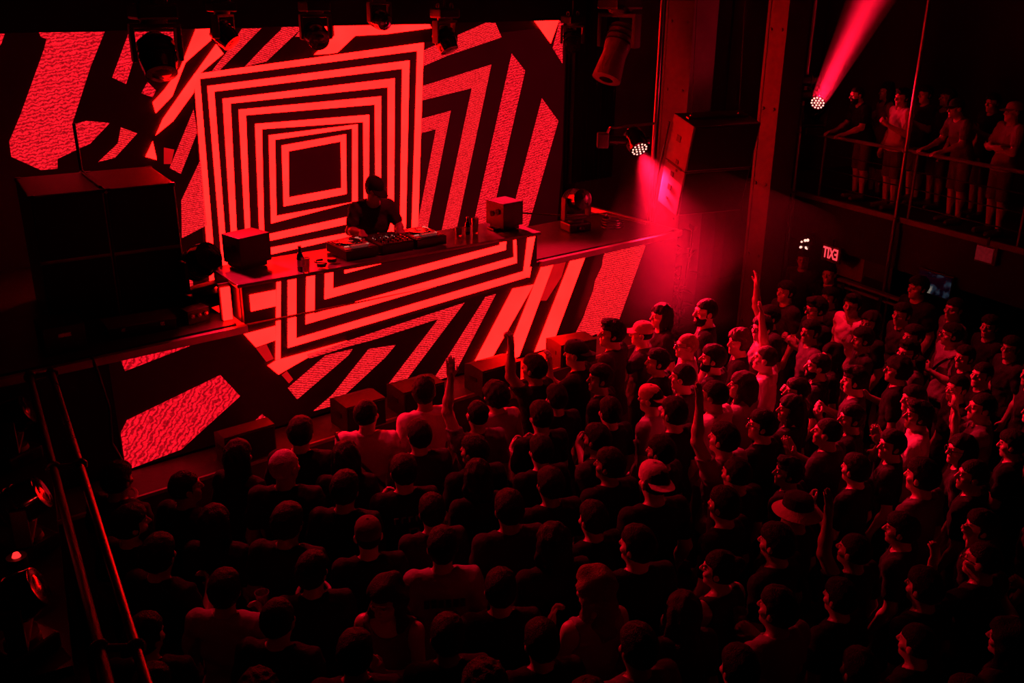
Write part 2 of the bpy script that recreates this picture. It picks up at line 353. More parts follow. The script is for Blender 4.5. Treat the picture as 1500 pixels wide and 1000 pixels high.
# ------------------------------------------------------------------ stage
st = thing('stage', 'black raised stage with aluminium edge trims and low front ledge', 'stage', (0, 0, 0))
MB().box((1.65, 8.61, 1.0), (2.5, 2.76, 2.0)).build('left_deck', MT['deck'], st)
MB().box((7.2, 7.79, 1.0), (2.1, 1.12, 2.0)).build('right_deck', MT['deck'], st)
MB().box((4.52, 8.61, .65), (3.24, 2.76, 1.3)).build('dj_floor', MT['deck'], st)
MB().box((7.2, 9.17, .65), (2.1, 1.64, 1.3)).build('rear_floor', MT['deck'], st)
MB().box((4.52, 7.235, 1.62), (3.24, .05, .68)).build('riser', MT['black'], st)
MB().box((4.4, 6.93, .5), (6.4, .42, 1.0)).build('front_ledge', MT['deck'], st)
MB().box((4.4, 6.71, .985), (6.4, .025, .03)).build('ledge_nosing', MT['trim'], st)
MB().box((1.87, 7.14, 1.975), (2.16, .05, .06)).build('edge_trim', MT['trim'], st)
MB().box((7.18, 7.14, 1.975), (2.1, .05, .06)).build('edge_trim', MT['trim'], st)
MB().box((8.26, 7.9, 1.975), (.05, 1.5, .06)).build('edge_trim', MT['trim'], st)
MB().box((1.33, 7.2, 1.4), (1.06, .06, 1.1)).build('side_skirt', MT['black'], st)
MB().box((7.98, 7.2, 1.4), (.5, .06, 1.1)).build('side_skirt', MT['black'], st)
_c = MB(); _c.tube([(1.72, 7.13, 2.02), (1.74, 7.10, 1.9), (1.78, 7.09, 1.6), (1.76, 7.1, 1.3), (1.83, 7.09, 1.08)], .012, 8)
_c.build('stage_cable', MT['black'], None, smooth=True, label='black cable dropping over the stage edge beside the LED facade', cat='cable')

# ------------------------------------------------------------------ DJ desk
DY = math.radians(-2.6); DM = Matrix.Translation((4.47, 7.10, 2.0)) @ Matrix.Rotation(DY, 4, 'Z')
dk = thing('dj_desk', 'long DJ desk with glossy top and red striped LED front', 'desk', (4.47, 7.10, 2.0), DY)
MB().box((0, .30, .335), (3.12, .62, .03), bev=.006).build('desk_top', MT['desk'], dk)
MB().box((0, .03, .16), (3.04, .05, .315)).build('front_panel', MT['screen'], dk)
for sx in (-1, 1): MB().box((sx * 1.5, .32, .16), (.05, .52, .318)).build('end_panel', MT['black'], dk)
for sx in (-1, 1): MB().box((sx * .75, .57, -.2), (.06, .06, 1.0)).build('leg', MT['black'], dk)
MB().box((-1.60, .17, .15), (.075, .02, .28)).build('end_reflection_glow', MT['led_s'], dk); MB().box((-1.60, .2, .16), (.1, .03, .32)).build('end_glow_backing', MT['black'], dk)  # glowing strip imitates the LED reflection on the desk end; backing added behind
paint(dk, DESK, .003, (-1.46, 1.5, .005, .312), DM.inverted())
def on_desk(u, v, z=.0): 
    p = atZ(u, v, 2.352 + z); return (p.x, p.y, 2.352)

def cdj(loc, rz, label):
    t = thing('media_player', label, 'DJ deck', loc, rz, 'media players on the DJ desk')
    MB().box((0, 0, .05), (.32, .40, .085), bev=.006).build('body', MT['black'], t)
    MB().box((0, -.012, .0955), (.30, .37, .006)).build('face_plate', MT['cabside'], t)
    pl = MB().lathe([(.001, .098), (.105, .098), (.107, .104), (.1, .113), (.03, .115), (.001, .115)], Matrix.Translation((.0, -.03, 0)), 32).build('jog_wheel', MT['gloss'], t, smooth=True)
    m = MB(); m.torus((0, -.03, .112), .1, .005, n=32, m=6); m.build('wheel_rim', MT['alu'], pl, smooth=True)
    MB().lathe([(.001, .115), (.028, .115), (.028, .118), (.001, .118)], Matrix.Translation((0, -.03, 0)), 20).build('wheel_display', MT['disp'], pl)
    MB().box((0, .135, .108), (.15, .06, .02), Matrix.Translation((0, 0, 0)), bev=.004).build('display', MT['disp'], t)
    for i in range(2): MB().lathe([(.001, .098), (.017, .098), (.017, .106), (.001, .107)], Matrix.Translation((-.125, -.15 + i * .05, 0)), 16).build('play_button', MT['btn'], t)
    MB().box((.125, -.06, .101), (.012, .15, .006)).build('tempo_slot', MT['black'], t); MB().box((.125, -.04, .108), (.03, .016, .014)).build('tempo_fader', MT['alu'], t)
    for i in range(4): MB().box((-.1 + i * .065, .082, .1015), (.045, .018, .008)).build('pad_button', MT['btn'], t)
    return t
MT['disp'] = emit('deck_display', (.9, .1, .1), .12, .8, 60); MT['btn'] = emit('lit_button', (1, .25, .2), .5)
_yd = .345
def deskpt(x, y): p = DM @ Vector((x, y, .352)); return p
cdj(deskpt(-.36, .30), DY + math.pi, 'black media player left of the mixer, before the DJ right arm')
cdj(deskpt(.36, .30), DY + math.pi, 'black media player right of the mixer, towards the far desk monitor')
mx = thing('dj_mixer', 'black DJ mixer with rows of knobs between two media players', 'mixer', deskpt(0, .30), DY + math.pi)
MB().box((0, 0, .05), (.33, .40, .085), bev=.006).build('body', MT['black'], mx)
MB().box((0, 0, .0955), (.31, .38, .006)).build('face_plate', MT['cab'], mx)
for i in range(6):
    for j in range(5):
        MB().lathe([(.001, .098), (.009, .098), (.007, .116), (.001, .116)], Matrix.Translation((-.125 + i * .05, .155 - j * .042, 0)), 10).build('knob', MT['alu'] if (i + j) % 2 else MT['gloss'], mx)
for i in range(4): MB().box((-.1 + i * .066, -.075 - .012 * (i % 2), .106), (.022, .014, .016)).build('channel_fader', MT['alu'], mx)
MB().box((.0, -.16, .106), (.014, .022, .016)).build('crossfader', MT['alu'], mx)
for i in range(4): MB().box((-.1 + i * .066 + .022, -.03, .1005), (.006, .06, .004)).build('level_meter', MT['btn'], mx)

def monitor(loc, rz, size, label):
    t = thing('desk_monitor', label, 'speaker', (loc[0], loc[1], loc[2] + .04), rz, 'monitor speakers on the DJ desk')
    w, d, h = size
    MB().box((0, 0, -.018), (w * .8, d * .8, .036), bev=.004).build('isolation_pad', MT['black'], t)
    MB().box((0, 0, h / 2 + .004), (w, d, h), bev=.008).build('cabinet', MT['cabm'], t)
    MB().box((0, d / 2 + .003, h / 2), (w * .9, .008, h * .9)).build('baffle', MT['black'], t)
    Rm = Matrix.Rotation(-math.pi / 2, 4, 'X')
    MB().lathe([(.001, .0), (w * .2, .0), (w * .33, .018), (w * .36, .012), (w * .36, 0)], Matrix.Translation((0, d / 2 + .005, h * .36)) @ Rm, 24).build('woofer', MT['grille'], t, smooth=True)
    MB().lathe([(.001, .01), (w * .1, .012), (w * .13, .0)], Matrix.Translation((0, d / 2 + .005, h * .78)) @ Rm, 20).build('tweeter', MT['alu'], t, smooth=True)
    for dy, dz in ((-.05, .62), (.04, .5)): MB().lathe([(.001, 0), (.026, 0), (.03, .006), (.001, .006)], Matrix.Translation((-w / 2 - .002, dy, h * dz)) @ Matrix.Rotation(-math.pi / 2, 4, 'Y'), 16).build('port_ring', MT['grille'], t)
    return t
MT['cabm'] = surf('monitor_cabinet', (.035, .032, .032), .5, var=.25, scale=20, bump=.15, bscale=120)
monitor((3.22, 7.63, 2.352), .19, (.31, .26, .245), 'dark cube monitor speaker on the desk end beside the floor moving light')
monitor((5.83, 7.36, 2.352), .03, (.25, .28, .24), 'dark monitor speaker on the desk end near the drape')
# bottles, glasses and clutter on the desk
def bottle(u, v, label, s=1.0):
    t = thing('bottle', label, 'bottle', on_desk(u, v), 0, 'drinks on the DJ desk')
    MB().lathe([(.001, 0), (.03, 0), (.032, .01), (.032, .11), (.026, .14), (.012, .165), (.011, .205), (.014, .207), (.014, .215), (.001, .216)], Matrix.Scale(s, 4), 20).build('bottle_glass', MT['gloss'], t, smooth=True)
    MB().lathe([(.0325, .04), (.0328, .04), (.0328, .095), (.0325, .095)], Matrix.Scale(s, 4), 20).build('paper_label', MT['paper'], t)
    MB().lathe([(.0145, .2), (.0155, .2), (.0155, .217), (.001, .218)], Matrix.Scale(s, 4), 16).build('cap', MT['alu'], t)
MT['paper'] = surf('paper', (.6, .57, .52), .8, var=.2, scale=30)
def glass(u, v, label, h=.13, r=.036):
    o = MB().lathe([(r * .8, 0), (r, h), (r * .94, h), (r * .74, .012), (.001, .012)], None, 20).build('drinking_glass', MT['glass'], None, smooth=True, label=label, cat='glass', group='drinks on the DJ desk')
    o.location = on_desk(u, v)
bottle(441, 396, 'small bottle with a pale label beside a glass near the desk monitor'); glass(449, 399, 'clear tumbler beside the small bottle on the desk')
bottle(685, 343, 'small dark bottle between media player and far desk monitor', .8); glass(696, 341, 'tall clear glass before the far desk monitor', .15); glass(672, 345, 'short clear tumbler right of the far media player', .08)
hp = thing('headphones', 'black headphones lying on the desk left of the media player', 'headphones', on_desk(476, 388), .5)
m = MB(); m.torus((0, 0, .03), .085, .009, (.1, 0, 1), 20, 8, 0, math.pi); m.build('headband', MT['gloss'], hp, smooth=True)
for sx in (-1, 1): MB().lathe([(.001, 0), (.038, 0), (.042, .012), (.038, .03), (.001, .032)], Matrix.Translation((sx * .08, -.02, .012)), 20).build('ear_cup', MT['black'], hp, smooth=True)
tr = thing('clutter_tray', 'low tray with cables in front of the far desk monitor', 'tray', on_desk(730, 335), DY)
MB().box((0, 0, .012), (.2, .12, .02), bev=.004).build('tray', MT['gloss'], tr)
m = MB(); m.torus((.02, 0, .035), .04, .008, (0, .1, 1), 18, 6); m.build('coiled_cable', MT['black'], tr, smooth=True)

# ------------------------------------------------------------------ loudspeakers
def cabinet(name, label, cat, loc, rz, w, d, h, group=None, split=1, top=None, handles=True):
    t = thing(name, label, cat, loc, rz, group)
    MB().box((0, 0, h / 2), (w, d, h), bev=.012).build('cabinet', top or MT['cabside'], t)
    for i in range(split):
        hh = h / split; MB().box((0, -d / 2 - .006, hh * (i + .5)), (w * .95, .018, hh * .94), bev=.005).build('grille', MT['grille'], t)
    if handles:
        for sx in (-1, 1): MB().box((sx * (w / 2 + .002), 0, h * .6), (.006, .16, .07)).build('handle_recess', MT['black'], t)
        for sx in (-1, 1):
            for sy in (-1, 1): MB().box((sx * (w / 2 - .02), sy * (d / 2 - .02), h - .015), (.05, .05, .036), bev=.006).build('corner_guard', MT['black'], t)
    return t
cabinet('subwoofer', 'tall black subwoofer cabinet on the stage beside the left screen edge', 'speaker', (1.985, 8.44, 2.0), -.116, .55, .86, 1.08, 'subwoofers on the stage', 2)
cabinet('subwoofer', 'tall black subwoofer cabinet standing towards the floor moving light', 'speaker', (2.54, 8.376, 2.0), -.116, .55, .86, 1.08, 'subwoofers on the stage', 2)
_c = MB(); _c.tube([(2.28, 8.83, 3.5), (2.275, 8.8, 3.1), (2.27, 8.7, 3.092), (2.24, 8.4, 3.092), (2.21, 8.05, 3.09), (2.22, 7.955, 3.06)], .014, 8)
_c.build('speaker_cable', MT['black'], None, smooth=True, label='black cable lying along the seam between the two subwoofers', cat='cable')
def wedge(u0, v0, u1, v1, label, h=.25, dd=.30, flat=False):
    a, b = atZ(u0, v0, 1.0 + h), atZ(u1, v1, 1.0 + h); w = (b - a).length; rz = math.atan2(b.y - a.y, b.x - a.x)
    c = (a + b) / 2; t = thing('front_fill_speaker', label, 'speaker', (c.x, c.y, 1.001), rz, 'low speakers along the stage ledge')
    pr = [(0, 0), (dd, 0), (dd, h * .92), (dd * .7, h * 1.03), (0, h)]
    m = MB(); n = len(pr)
    m.add([(-w / 2, p[0], p[1]) for p in pr] + [(w / 2, p[0], p[1]) for p in pr], [tuple(range(n)), tuple(range(n, 2 * n))] + [(i, (i + 1) % n, n + (i + 1) % n, n + i) for i in range(n)])
    m.build('cabinet', MT['cabm'], t); MB().box((0, -.008, h * .5), (w * .94, .014, h * .9), bev=.004).build('grille', MT['grille'], t)
    for sx in (-1, 1): MB().box((sx * (w / 2 + .003), dd * .5, h * .55), (.006, .11, .04)).build('handle', MT['black'], t)
wedge(328, 642, 402, 620.5, 'flat black front speaker at the ledge end before the big mesh stripe', h=.27, dd=.2)
wedge(507, 597.5, 564, 581.5, 'black wedge speaker on the ledge behind the grey-haired person')
wedge(591, 575.5, 651, 559, 'low wedge speaker on the ledge behind the person in printed light shirt')
wedge(707, 544, 763, 528.5, 'tall black wedge speaker on the ledge behind the raised fist', h=.27)
wedge(822, 506, 874, 496, 'small black wedge speaker at the ledge end under the wide mesh stripe')
# hanging two-way array beside the columns
hs = thing('hanging_speaker', 'large tilted two-box loudspeaker hanging in front of the steel columns', 'speaker', (8.24, 6.9, 2.34), rot=(.214, 0, -.284))
hs.rotation_mode = 'XYZ'
HW, HD, HH = .835, .41, 1.02
for i in range(2):
    b = MB().box((0, 0, HH * (.25 + .5 * i)), (HW, HD, HH * .494), bev=.01).build('speaker_box', MT['cabside'], hs)
    MB().box((0, -HD / 2 - .005, HH * (.25 + .5 * i)), (HW * .95, .014, HH * .46), bev=.004).build('grille', MT['grille'], b)
for z, y, s in ((.80, .02, .075), (.56, -.03, .05), (.47, -.05, .03), (.40, .02, .06), (.25, .02, .07), (.12, .03, .035)):
    MB().box((-HW / 2 - .003, y, z), (.008, s, s * .9), bev=.002).build('connector_plate', MT['black'], hs)
for z in (.50, .515): MB().box((-HW / 2 - .003, 0, z), (.006, HD * .7, .008)).build('rigging_rail', MT['black'], hs)
MB().box((0, 0, HH + .012), (HW * .9, .05, .02)).build('flying_bar', MT['pole'], hs)
for sx in (-.3, .3): MB().lathe([(.001, 0), (.018, 0), (.014, .03), (.001, .03)], Matrix.Translation((sx, .05, HH + .0)), 12).build('eye_bolt', MT['pole'], hs)
m = MB()
for sx in (-.3, .3): m.cyl((sx, .05, HH + .03), (sx * .9, 1.1, HH + 3.75), .004, n=6)
m.build('steel_rope', MT['rope'], hs)
m = MB(); m.tube([(-HW / 2 - .03, HD / 2 + .01, HH * .9), (-HW / 2 - .04, HD / 2 + .02, HH * .3), (-HW / 2 - .03, HD / 2, -.06)], .012); m.build('signal_cable', MT['black'], hs)

# ------------------------------------------------------------------ moving lights
def moving_light(label, loc, hung, aim, s=1.0, lens='dark', long=False, rz=0.0, group='moving head lights'):
    """base, yoke and tilting head; `aim` is the beam direction in world axes"""
    t = thing('moving_light', label, 'stage light', loc, group=group, rot=(math.pi if hung else 0, 0, rz))
    inv = Matrix.Rotation(-rz, 3, 'Z'); inv = (Matrix.Rotation(math.pi, 3, 'X') if hung else Matrix.Identity(3)) @ inv
    a = (inv @ Vector(aim)).normalized()
    b = MB().box((0, 0, .055 * s), (.30 * s, .24 * s, .11 * s), bev=.018 * s).build('base', MT['black'], t)
    MB().box((0, -.122 * s, .055 * s), (.11 * s, .006, .045 * s)).build('control_panel', MT['gloss'], b)
    m = MB(); m.lathe([(.001, .11 * s), (.1 * s, .11 * s), (.09 * s, .14 * s), (.001, .145 * s)], None, 20)
    yaw = math.atan2(a.y, a.x) + math.pi / 2; Y = Matrix.Rotation(yaw, 4, 'Z')
    m.box((0, 0, .155 * s), (.36 * s, .1 * s, .035 * s), Y, bev=.01 * s)
    for sx in (-1, 1): m.box((sx * .165 * s, 0, .28 * s), (.035 * s, .1 * s, .26 * s), Y, bev=.012 * s)
    m.build('yoke', MT['cab'], t, smooth=True)
    c = Vector((0, 0, .37 * s)); q = a.to_track_quat('Z', 'Y').to_matrix().to_4x4(); M = Matrix.Translation(c) @ q @ Matrix.Scale(s, 4)
    if long: prof = [(.001, -.15), (.08, -.15), (.105, -.13), (.11, .02), (.10, .12), (.12, .30), (.122, .33), (.11, .335)]
    else: prof = [(.001, -.17), (.07, -.165), (.115, -.12), (.135, -.03), (.135, .06), (.12, .12), (.118, .15), (.108, .152)]
    h = MB().lathe(prof, M, 28).build('lamp_head', MT['gloss'] if not long else MT['cabside'], t, smooth=True)
    zl = .325 if long else .145
    if lens == 'dark': MB().lathe([(.001, zl + .018), (.05, zl + .012), (.1, zl), (.001, zl - .002)], M, 24).build('lens', MT['gloss'], h, smooth=True)
    else:
        MB().lathe([(.001, zl), (.107, zl), (.001, zl - .004)], M, 24).build('lens_plate', MT['black'], h)
        m = MB()
        for n_, R in ((12, .082), (6, .042), (1, 0)):
            for i in range(n_):
                t_ = 2 * math.pi * i / n_; m.lathe([(.001, zl + .012), (.011, zl + .010), (.0165, zl), (.001, zl)], M @ Matrix.Translation((R * math.cos(t_), R * math.sin(t_), 0)), 10)
        m.build('led_cells', MT['cell'], h)
    for k in range(3):
        z0 = -.1 + .05 * k; MB().lathe([(.132 if not long else .112, z0), (.14 if not long else .117, z0), (.14 if not long else .117, z0 + .012), (.132 if not long else .112, z0 + .012)], M, 24).build('cooling_fin', MT['black'], h)
    if hung:
        MB().cyl((0, 0, .01), (0, 0, -(6.99 - loc[2])), .012 * s, n=8).build('hanging_rod', MT['black'], t)
        for sx in (-1, 1):
            m = MB(); m.torus((sx * .1 * s, 0, -.03 * s), .03 * s, .009 * s, (1, 0, 0), 14, 6); m.build('hook_clamp', MT['pole'], t)
    return M
# lighting pipe over the screen and the lamps hanging from it
PY, PZ = 9.35, 4.62
lp = thing('lighting_pipe', 'long steel lighting pipe hung above the LED wall', 'pipe', (0, 0, 0))
m = MB(); m.cyl((.6, PY, PZ), (9.6, PY, PZ), .025, n=14); m.build('pipe', MT['pole'], lp, smooth=True)
for x in (1.5, 5.0, 8.6): MB().cyl((x, PY, PZ + .02), (x, PY, 6.99), .008, n=8).build('drop_rod', MT['pole'], lp)
def hang(u, v, dep_y, aim, s, label, **k):
    p = atY(u, v, dep_y); return moving_light(label, (p.x, dep_y, p.z + .37 * s), True, aim, s, **k)
hang(231, 82, 8.55, (-.1, -.55, -.8), 1.15, 'big moving light hanging above the subwoofers, lens down')
hang(328, 50, 9.35, (.35, -.5, -.6), .8, 'small tilted moving light hanging at the top left of the squares')
hang(463, 52, 9.35, (-.2, -.8, -.25), .9, 'moving light hanging above the middle of the concentric squares')
hang(556, 28, 9.35, (.0, -.8, -.2), .75, 'moving light half hidden in the valance above the squares')
hang(652, 58, 9.35, (.1, -.5, -.85), .9, 'moving light pointing down above the right corner of the squares')
hang(838, 60, 9.2, (-.3, -.4, -.6), .8, 'dark moving light hanging at the right end of the LED wall')
hang(906, 62, 8.9, (-.42, -.1, -.75), 1.5, 'long-barrelled spotlight hanging by the drape, aimed down left', long=True)
_p = atD(887, 92, 13.0)
# lamps on the stage floor
def onstage(u, v, z=2.0): p = atZ(u, v, z); return (p.x, p.y, z + .001)
moving_light('black moving light standing on the stage between subwoofer and desk', onstage(300, 446), False, (.15, -.6, .35), 1.05, rz=.2)
moving_light('round moving light standing on the stage right of the DJ desk', onstage(843, 337), False, (-.2, -.9, .25), .95, rz=-.2)
# flat case and loose gear in front of the subwoofers
fc = thing('flat_case', 'low flat case with pale lid lying in front of the subwoofers', 'case', (2.22, 7.55, 2.001), -.1)
MB().box((0, 0, .045), (.52, .26, .09), bev=.006).build('case_body', MT['black'], fc); MB().box((0, 0, .096), (.53, .27, .012), bev=.003).build('lid', MT['cabside'], fc)
for sx in (-.15, .15): MB().box((sx, -.134, .07), (.03, .008, .03)).build('latch', MT['alu'], fc)
pd = thing('power_box', 'small power box with plugs at the foot of the floor moving light', 'box', (2.66, 7.5, 2.001), .15)
MB().box((0, 0, .06), (.2, .14, .12), bev=.006).build('box_body', MT['cabm'], pd)
for i in range(3): MB().lathe([(.001, 0), (.018, 0), (.018, .01), (.001, .012)], Matrix.Translation((-.06 + .06 * i, -.072, .07)) @ Matrix.Rotation(math.pi / 2, 4, 'X'), 12).build('socket', MT['alu'], pd)
bx = thing('gear_box', 'dark equipment box on the stage edge beside the low flat case', 'box', (1.62, 7.52, 2.001), -.05)
MB().box((0, 0, .11), (.3, .3, .22), bev=.008).build('box_body', MT['cabm'], bx); MB().box((0, -.153, .15), (.09, .006, .03)).build('handle', MT['alu'], bx)
cb = thing('cable_coil', 'black cable coil lying at the right end of the stage deck', 'cable', (7.75, 7.75, 2.0), 0)
m = MB()
for i in range(4): m.torus((.01 * i, .008 * i, .014 + .022 * i), .13 - .012 * (i % 2), .012, (.04 * (i - 1), .03, 1), 24, 6)
m.build('coil', MT['black'], cb, smooth=True)
m = MB(); m.cyl((0, .13, .1), (.02, .13, .13), .012, n=8); m.build('plug', MT['alu'], cb)
_c = MB(); _c.tube([(7.3, 8.9, 2.012), (7.6, 8.5, 2.012), (8.05, 8.3, 2.012), (8.15, 7.6, 2.012)], .011); _c.build('stage_cable', MT['black'], None, label='black cable running over the right end of the stage deck', cat='cable')

# ------------------------------------------------------------------ columns, pole lamp
def column(u, v, dep, w, d, label, rz=0.0):
    p = atD(u, v, dep); t = thing('steel_column', label, 'column', (p.x, p.y, 0), rz, 'steel columns beside the stage')
    MB().box((0, 0, 3.49), (w * .12, d, 6.98)).build('web', MT['steel'], t)
    for sx in (-1, 1): MB().box((0, sx * d / 2, 3.49), (w, .035, 6.98)).build('flange', MT['steel'], t)
    MB().box((-w / 2 + .02, 0, 3.49), (.025, d, 6.98)).build('cover_plate', MT['steel'], t)
    MB().box((0, 0, .03), (w * 1.3, d * 1.3, .06)).build('base_plate', MT['steel'], t)
    for k in range(7):
        for sy in (-1, 1): MB().lathe([(.001, 0), (.02, 0), (.014, .014), (.001, .016)], Matrix.Translation((-w / 2 + .006, sy * d * .3, .8 + k * .85)) @ Matrix.Rotation(-math.pi / 2, 4, 'Y'), 10).build('bolt', MT['steel'], t)
    return p
colL = column(1008, 100, 12.6, .5, .42, 'wide steel column behind the hanging speaker, next to the drape', .05)
colR = column(1126, 300, 11.3, .40, .24, 'steel column between hanging speaker and balcony', .0)
pp = atD(958, 205, 11.3)
po = thing('lamp_pole', 'thin vertical steel pole carrying the lit wash light by the stage', 'pole', (pp.x, pp.y, 0))
MB().cyl((0, 0, 0), (0, 0, 6.99), .024, n=14).build('tube', MT['pole'], po, smooth=True); MB().lathe([(.001, 0), (.14, 0), (.14, .012), (.001, .014)], None, 20).build('foot_plate', MT['pole'], po)
def wash_light(label, loc, aim, s=1.0, side=None):
    M = moving_light(label, loc, False, aim, s, lens='cells', rz=0, group='lit wash lights')
    return M
# (wash lamp on the pole: yoke lies sideways, so it is built with its base against the pole)
WL = atD(931, 206, 10.9)
wt = thing('wash_light', 'lit red wash light clamped to the pole beside the hanging speaker', 'stage light', WL)
tgt = atZ(1085, 540, 1.1); wa = (tgt - WL).normalized()
Mq = wa.to_track_quat('Z', 'Y').to_matrix().to_4x4()
h = MB().lathe([(.001, -.16), (.07, -.155), (.11, -.11), (.125, -.03), (.12, .08), (.112, .13), (.104, .132)], Mq, 28).build('lamp_head', MT['gloss'], wt, smooth=True)
MB().lathe([(.001, .126), (.104, .126), (.001, .122)], Mq, 24).build('lens_plate', MT['black'], h)
def cells(M, z, parent, k=1.0):
    m = MB()
    for n_, R in ((12, .082), (6, .042), (1, 0)):
        for i in range(n_):
            t_ = 2 * math.pi * i / n_; m.lathe([(.001, z + .012), (.009 * k, z + .010), (.0125 * k, z), (.001, z)], M @ Matrix.Translation((R * math.cos(t_), R * math.sin(t_), 0)), 10)
    m.build('led_cells', MT['cell'], parent)
cells(Mq, .128, h)
ll = Vector((-RW[0, 0], -RW[1, 0], 0)).normalized()      # sideways direction of the yoke (level)
MB().cyl(ll * .11, ll * .30, .055, n=16).build('yoke_arm', MT['black'], wt, smooth=True)
MB().cyl(-ll * .11, -ll * .16, .05, n=16).build('yoke_hub', MT['black'], wt, smooth=True)
MB().box((0, 0, 0), (.13, .13, .17), Matrix.Translation(ll * .36 + Vector((0, .02, 0))) @ Matrix.Rotation(math.atan2(ll.y, ll.x), 4, 'Z'), bev=.015).build('base', MT['cabm'], wt)
m = MB(); m.cyl(Vector((0, .0, .14)) + ll * .3, pp + Vector((0, 0, WL.z + .14 - pp.z)) - WL, .016, n=8); m.cyl(Vector((0, 0, .14)) + ll * .3, ll * .36, .014, n=8); m.build('clamp_arm', MT['pole'], wt)
lamp_spot('wash_lamp_beam', WL + wa * .15, tgt, 8500, 56, 1.0, radius=.08)

# ------------------------------------------------------------------ balcony on the right
BZ = 1.82
B0, B1 = Vector((11.97, 8.14, 0)), Vector((11.10, 3.0, 0)); BD = (B1 - B0).normalized(); BN = Vector((-BD.y, BD.x, 0)); BN = BN if BN.x > 0 else -BN
BL = (B1 - B0).length + 2.2; BA = math.atan2(BD.y, BD.x)
ba = thing('balcony', 'dark raised balcony with edge beam and steel guard rail on the right', 'balcony', B0 - BD * 1.2, BA)
sgn = 1 if (Matrix.Rotation(-BA, 3, 'Z') @ BN).y > 0 else -1
LB = BL + 1.2
MB().box((LB / 2, sgn * 2.0, BZ - .08), (LB, 4.0, .16)).build('floor_slab', MT['wall'], ba)
MB().box((LB / 2, -sgn * .02, BZ - .02), (LB, .05, .07)).build('edge_strip', MT['steel'], ba)
MB().box((LB / 2, sgn * .05, BZ - .38), (LB, .06, .64)).build('fascia', MT['wall'], ba)
MB().cyl((0, 0, BZ + .86), (LB, 0, BZ + .86), .024, n=12).build('top_rail', MT['steel'], ba, smooth=True)
for z in (.18, .40, .62): MB().cyl((0, 0, BZ + z), (LB, 0, BZ + z), .008, n=8).build('guard_wire', MT['black'], ba)
k = 0
while k * 1.55 < LB: MB().cyl((k * 1.55, 0, BZ), (k * 1.55, 0, BZ + .86), .018, n=10).build('rail_post', MT['steel'], ba); k += 1
def edge_at(u, v, off=0.0, z=BZ):
    """point on the balcony edge line (shifted inwards by off) that shows at column u"""
    best = None
    for i in range(400):
        p = B0 + BD * (-1.2 + 7.6 * i / 399) + BN * off; q = proj((p.x, p.y, z)); e = abs(q[0] - u)
        if best is None or e < best[0]: best = (e, p)
    return best[1]
def vpole(u, v, label, r=.026, off=-.08, z0=0.0):
    p = edge_at(u, v, off, BZ); t = thing('support_pole', label, 'pole', (p.x, p.y, z0), 0, 'balcony support poles')
    MB().cyl((0, 0, 0), (0, 0, 6.99 - z0), r, n=14).build('tube', MT['pole'], t, smooth=True)
    MB().lathe([(.001, 0), (.1, 0), (.1, .015), (.001, .016)], None, 16).build('foot_plate', MT['pole'], t)
    for z in (BZ - z0, BZ + .86 - z0): m = MB(); m.torus((0, 0, z), r + .006, .012, (0, 0, 1), 16, 6); m.build('collar', MT['steel'], t)
    return p
pA = vpole(1163, 281, 'thin vertical pole at the balcony corner carrying the upward light')
pB = vpole(1312, 315, 'thin vertical pole crossing the balcony rail between the onlookers')
MB().box((14.6, 6.9, 4.0), (.1, 7.5, 5.6)).build('wall_balcony', MT['wall'], None, kind='structure')
MB().box((13.9, 9.9, 3.5), (3.0, .2, 7)).build('wall_balcony_end', MT['brick_wall'], None, kind='structure')
# upward beam lamp on the corner pole, with two dark lamps stacked over it
UL = atD(1194, 158, proj((pA.x, pA.y, 3.0))[2] - .25)
ut = thing('beam_light', 'lit round moving light on the balcony corner sending a red beam upward', 'stage light', UL)
bt = atD(1330, -110, proj(UL)[2] - 1.6); ua = (bt - UL).normalized()
camd = (Vector((0, 0, CAM_H)) - UL).normalized(); faced = (ua * .8 + camd * .75).normalized()
Mq2 = faced.to_track_quat('Z', 'Y').to_matrix().to_4x4()
h = MB().lathe([(.001, -.15), (.08, -.145), (.13, -.09), (.145, 0), (.13, .08), (.112, .12), (.104, .122)], Mq2, 28).build('lamp_head', MT['gloss'], ut, smooth=True)
MB().lathe([(.001, .118), (.104, .118), (.001, .114)], Mq2, 24).build('lens_plate', MT['black'], h); cells(Mq2, .12, h, 1.1)
m = MB(); rd = Vector((RW[0, 0], RW[1, 0], 0)).normalized()
for s_ in (-1, 1): m.cyl(rd * .17 * s_ + Vector((0, 0, -.24)), rd * .17 * s_ + Vector((0, 0, .03)), .022, n=10)
m.cyl(rd * -.17 + Vector((0, 0, -.24)), rd * .17 + Vector((0, 0, -.24)), .022, n=10); m.build('yoke', MT['cab'], ut, smooth=True)
MB().box((0, 0, -.31), (.26, .22, .12), Matrix.Rotation(math.atan2(rd.y, rd.x), 4, 'Z'), bev=.02).build('base', MT['black'], ut)
m = MB(); m.cyl(Vector((0, 0, -.31)), pA + Vector((0, 0, UL.z - .31 - pA.z)) - UL, .02, n=8); m.build('clamp_arm', MT['pole'], ut)
lamp_spot('beam_lamp', UL + faced * .16, UL + (bt - UL) * 3, 9000, 15, 1.0, radius=.08)
lamp_spot('beam_lamp_spill', UL + faced * .2, UL + faced * 3, 160, 150, .8, radius=.1)
